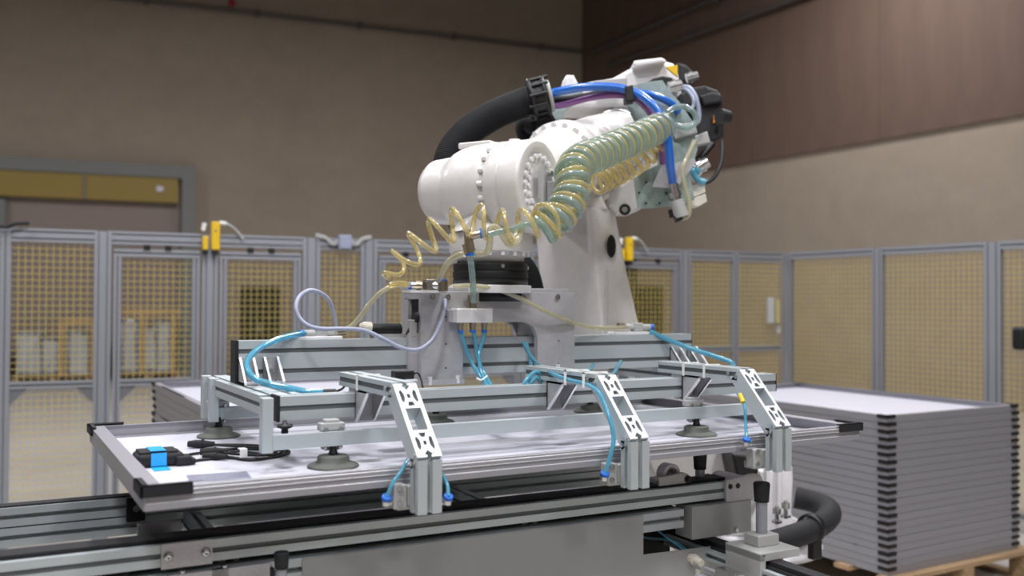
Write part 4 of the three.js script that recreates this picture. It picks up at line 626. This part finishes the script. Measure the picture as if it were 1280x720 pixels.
{ // the big black sleeve and the loose hoses
  const cr = solo('corrugated_sleeve', corrugated([at(668, 124, 3.4), at(650, 130, 3.4), at(615, 145, 3.4), at(582, 168, 3.38), at(561, 200, 3.36), at(563, 250, 3.36), at(600, 300, 3.4), at(650, 335, 3.45), at(664, 370, 3.5)], .053, 170, .05), M.rubber, 'thick black corrugated sleeve arching behind the robot wrist', 'sleeve');
  const k0 = at(662, 126, 3.4), k1 = at(686, 120, 3.4), dk = k1.clone().sub(k0).normalize(), t = thing('sleeve_clamp', 'black round clamp holding the mouth of the corrugated sleeve', 'clamp', k0.toArray());
  const cl = (n, pts, m) => part(t, n, turned(V(0, 0, 0), dk, pts, 40), m);
  cl('ring', [[0, .05], [0, .078], [.014, .08], [.018, .07], [.05, .07], [.054, .078], [.066, .078], [.066, .05]], M.black); cl('inner_ring', [[.066, .04], [.066, .06], [.082, .058], [.082, .04]], M.plasticGrey);
  for (let i = 0; i < 12; i++) { const a = i * Math.PI / 6, u = V(0, 1, 0), w = dk.clone().cross(u).normalize(), c = u.clone().multiplyScalar(Math.cos(a)).addScaledVector(w, Math.sin(a)).multiplyScalar(.076); part(t, 'rib', cyl(c, c.clone().addScaledVector(dk, .066), .006, .006, 6), M.black); }
  part(t, 'holder', slabPx([[672, 150], [690, 142], [700, 160], [690, 168], [668, 168]], 3.42, .05, .004).translate(-k0.x, -k0.y, -k0.z), M.dark);
  solo('corrugated_sleeve', corrugated([at(690, 158, 3.5), at(672, 160, 3.5), at(660, 154, 3.52), at(655, 162, 3.55), at(668, 190, 3.6)], .032, 50, .05), M.rubber, 'short black sleeve below the clamp, behind the forearm', 'sleeve');
  const hz = (pts, r, m, label, n = 'hose') => solo(n, tube(pts.map(p => at(...p)), r, 70, 14), m, label, 'hose');
  hz([[686, 118, 3.38], [700, 114, 3.36], [730, 109, 3.34], [765, 109, 3.33], [785, 113, 3.32], [803, 121, 3.3], [820, 136, 3.28], [831, 158, 3.27], [836, 185, 3.27], [838, 210, 3.29], [841, 229, 3.33]], .0155, M.blue, 'thick bright blue hose bent down over the zinc plate');
  hz([[789, 116, 3.4], [805, 117, 3.38], [822, 121, 3.38], [838, 129, 3.39], [848, 140, 3.41]], .014, M.blue, 'second blue hose lying behind, on the upper zinc plate');
  hz([[686, 133, 3.4], [705, 131, 3.39], [735, 123, 3.37], [765, 119, 3.35], [787, 121, 3.34], [804, 131, 3.33], [817, 149, 3.33], [825, 172, 3.34], [829, 205, 3.37]], .012, M.purple, 'purple hose below the bright blue one');
  hz([[686, 125, 3.42], [712, 124, 3.41], [740, 119, 3.4], [765, 114, 3.4], [786, 113, 3.4]], .014, M.rubber, 'black hose between the blue and purple ones', 'hose');
  const st = thing('hose_strap', 'black strap binding the blue and purple hoses', 'strap', at(785, 117, 3.33).toArray()); part(st, 'band', slabPx([[781, 108], [791, 106], [793, 126], [782, 128]], 3.3, .06, .006).translate(-st.position.x, -st.position.y, -st.position.z), M.dark);
  hz([[852, 108, 3.5], [862, 110, 3.46], [870, 122, 3.44], [874, 142, 3.44], [872, 153, 3.44], [864, 154, 3.42]], .008, M.grey, 'grey cable looped over the black motor', 'signal_cable');
  hz([[852, 110, 3.5], [860, 113, 3.46], [867, 124, 3.44], [866, 134, 3.44], [858, 138, 3.43]], .007, M.grey, 'shorter grey cable beside the loop over the black motor', 'signal_cable');
  hz([[903, 176, 3.6], [903, 190, 3.58], [901, 205, 3.56], [894, 220, 3.54], [884, 228, 3.52], [876, 226, 3.5], [866, 218, 3.5]], .0075, M.dark, 'dark cable hanging in a bow under the black motor', 'signal_cable');
  hz([[890, 180, 3.6], [882, 190, 3.58], [874, 198, 3.56], [866, 204, 3.55]], .014, M.black, 'thick black cable behind the zinc plate', 'signal_cable');
  hz([[868, 176, 3.35], [862, 190, 3.34], [855, 205, 3.33], [853, 215, 3.33], [857, 236, 3.33], [862, 255, 3.33], [860, 270, 3.33], [850, 274, 3.33], [843, 273, 3.33]], .0085, M.pale, 'clear hose bent round the filter bowl', 'air_hose');
  hz([[874, 214, 3.46], [866, 213, 3.45], [872, 224, 3.44], [882, 228, 3.44]], .012, M.cyan, 'short cyan hose stub behind the lower zinc plate', 'air_hose');
  hz([[834, 140, 3.36], [845, 134, 3.36], [858, 134, 3.36], [868, 142, 3.36], [869, 154, 3.36], [858, 160, 3.36], [844, 156, 3.37]], .011, M.green, 'clear greenish hose loop in front of the upper zinc plate', 'air_hose');
  hz([[994, 622, 3.95], [1015, 627, 3.93], [1033, 634, 3.85], [1037, 644, 3.74], [1026, 655, 3.62], [1004, 666, 3.52], [975, 676, 3.45], [945, 684, 3.42]], .046, M.rubber, 'thick black hose curled at the foot of the robot', 'sleeve');
  const hc = thing('hose_clip', 'black clip round the thick hose at the robot foot', 'clip', at(1014, 660, 3.56).toArray()); part(hc, 'band', turned(V(0, 0, 0), at(1030, 652, 3.64).sub(at(1014, 660, 3.56)).normalize(), [[-.012, .045], [-.012, .056], [.012, .056], [.012, .045]], 28), M.black); part(hc, 'foot', box(.05, .12, .03, .02, -.06, 0, .004), M.black);
  // coiled hoses
  const P = (a) => a.map(p => at(...p));
  const big = P([[828, 158, 3.3], [806, 168, 3.2], [778, 180, 3.08], [750, 192, 2.96], [728, 200, 2.84], [716, 214, 2.76], [716, 232, 2.72], [712, 250, 2.69], [702, 266, 2.66], [690, 278, 2.64], [674, 288, 2.63]]);
  solo('coiled_hose', coil(big, .045, 18.5, .0108, 0, 10), M.green, 'greenish clear coiled hose winding from the elbow past the wrist', 'coiled hose');
  solo('coiled_hose', coil(big, .046, 18.5, .008, 2.4, 10), M.amber, 'amber coiled hose wound together with the greenish one', 'coiled hose');
  solo('coiled_hose', coil(P([[824, 168, 3.36], [812, 190, 3.34], [795, 204, 3.3], [772, 217, 3.24], [752, 226, 3.18], [742, 231, 3.14]]), .036, 10, .008, .4), M.amber, 'tight amber coil lying under the greenish coil', 'coiled hose');
  const px = P([[690, 272, 2.6], [672, 276, 2.58], [650, 281, 2.57], [622, 281, 2.57], [594, 275, 2.57], [569, 280, 2.57], [545, 291, 2.57], [523, 306, 2.57], [503, 323, 2.58], [490, 338, 2.6], [486, 350, 2.61]]);
  const cc = coil(px, .043, 8.6, .0068, 2.2, 10, t => (t < .8 ? 1 : 1 - (t - .8) * 3.2));
  solo('coiled_hose', cc, M.amber, 'stretched amber coiled hose running from the wrist down to the left fittings', 'coiled hose');
  hz([[487, 357, 2.62], [498, 354, 2.64], [512, 356, 2.66]], .0082, M.amber, 'end of the stretched amber coil at the left fittings', 'air_hose');
  hz([[548, 356, 2.68], [552, 342, 2.66], [562, 326, 2.64], [576, 318, 2.62], [592, 317, 2.6], [608, 316, 2.58], [612, 305, 2.57], [613, 288, 2.56], [616, 283, 2.56], [624, 288, 2.56], [636, 305, 2.57], [645, 304, 2.57], [650, 292, 2.58], [652, 276, 2.58]], .0095, M.pale, 'clear hose looping from the brass fitting up in front of the flange', 'air_hose');
  hz([[592, 378, 2.72], [591, 350, 2.7], [589, 330, 2.66], [588, 322, 2.64]], .0095, M.green, 'greenish hose rising from the manifold to the elbow fitting', 'air_hose');
  hz([[610, 293, 2.55], [640, 286, 2.56], [660, 280, 2.58], [676, 284, 2.6]], .0085, M.green, 'greenish hose from the blue ring fitting to the coil', 'air_hose');
  const ef = thing('elbow_fitting', 'brass elbow fitting with a blue ring in front of the tool flange', 'fitting', at(585, 297, 2.6).toArray()), Q = (u, v, d = 2.6) => at(u, v, d).sub(ef.position);
  part(ef, 'body', [cyl(Q(584, 288), Q(588, 314), .011, .014, 16), cyl(Q(584, 304), Q(588, 316), .016, .016, 6), cyl(Q(583, 296), Q(602, 292), .012)], M.brass); part(ef, 'release_ring', cyl(Q(600, 292), Q(608, 291), .015, .013), M.ringBlue); part(ef, 'release_ring', cyl(Q(588, 316), Q(588.5, 320), .014), M.ringBlue);
  const lf = thing('hose_fittings', 'row of clear and brass hose fittings left of the tool plates', 'fitting', at(530, 358, 2.68).toArray()), q2 = (u, v, d = 2.68) => at(u, v, d).sub(lf.position);
  part(lf, 'release_ring', cyl(q2(510, 357), q2(515, 357), .011), M.ringBlue); part(lf, 'union', [cyl(q2(515, 357), q2(528, 357), .011), cyl(q2(520, 357), q2(526, 357), .0135, .0135, 6)], M.brass); part(lf, 'body', [box(.03, .036, .03, ...q2(537, 357).toArray(), .003), cyl(q2(540, 357), q2(552, 357), .0125)], M.steel); part(lf, 'socket', cyl(q2(553, 364), q2(552, 351), .017, .017, 6), M.brass); part(lf, 'release_ring', cyl(q2(552, 351), q2(552, 349), .016), M.ringBlue); part(lf, 'carrier_plate', bx(...[q2(502, 365).x, q2(562, 365).x], q2(530, 366).y, q2(530, 363).y, -.03, .03), M.aluCut);
}

scene.traverse(o => { if (o.isMesh || (o.isLight && !o.isRectAreaLight)) o.castShadow = true; });
renderer.render(scene, camera);
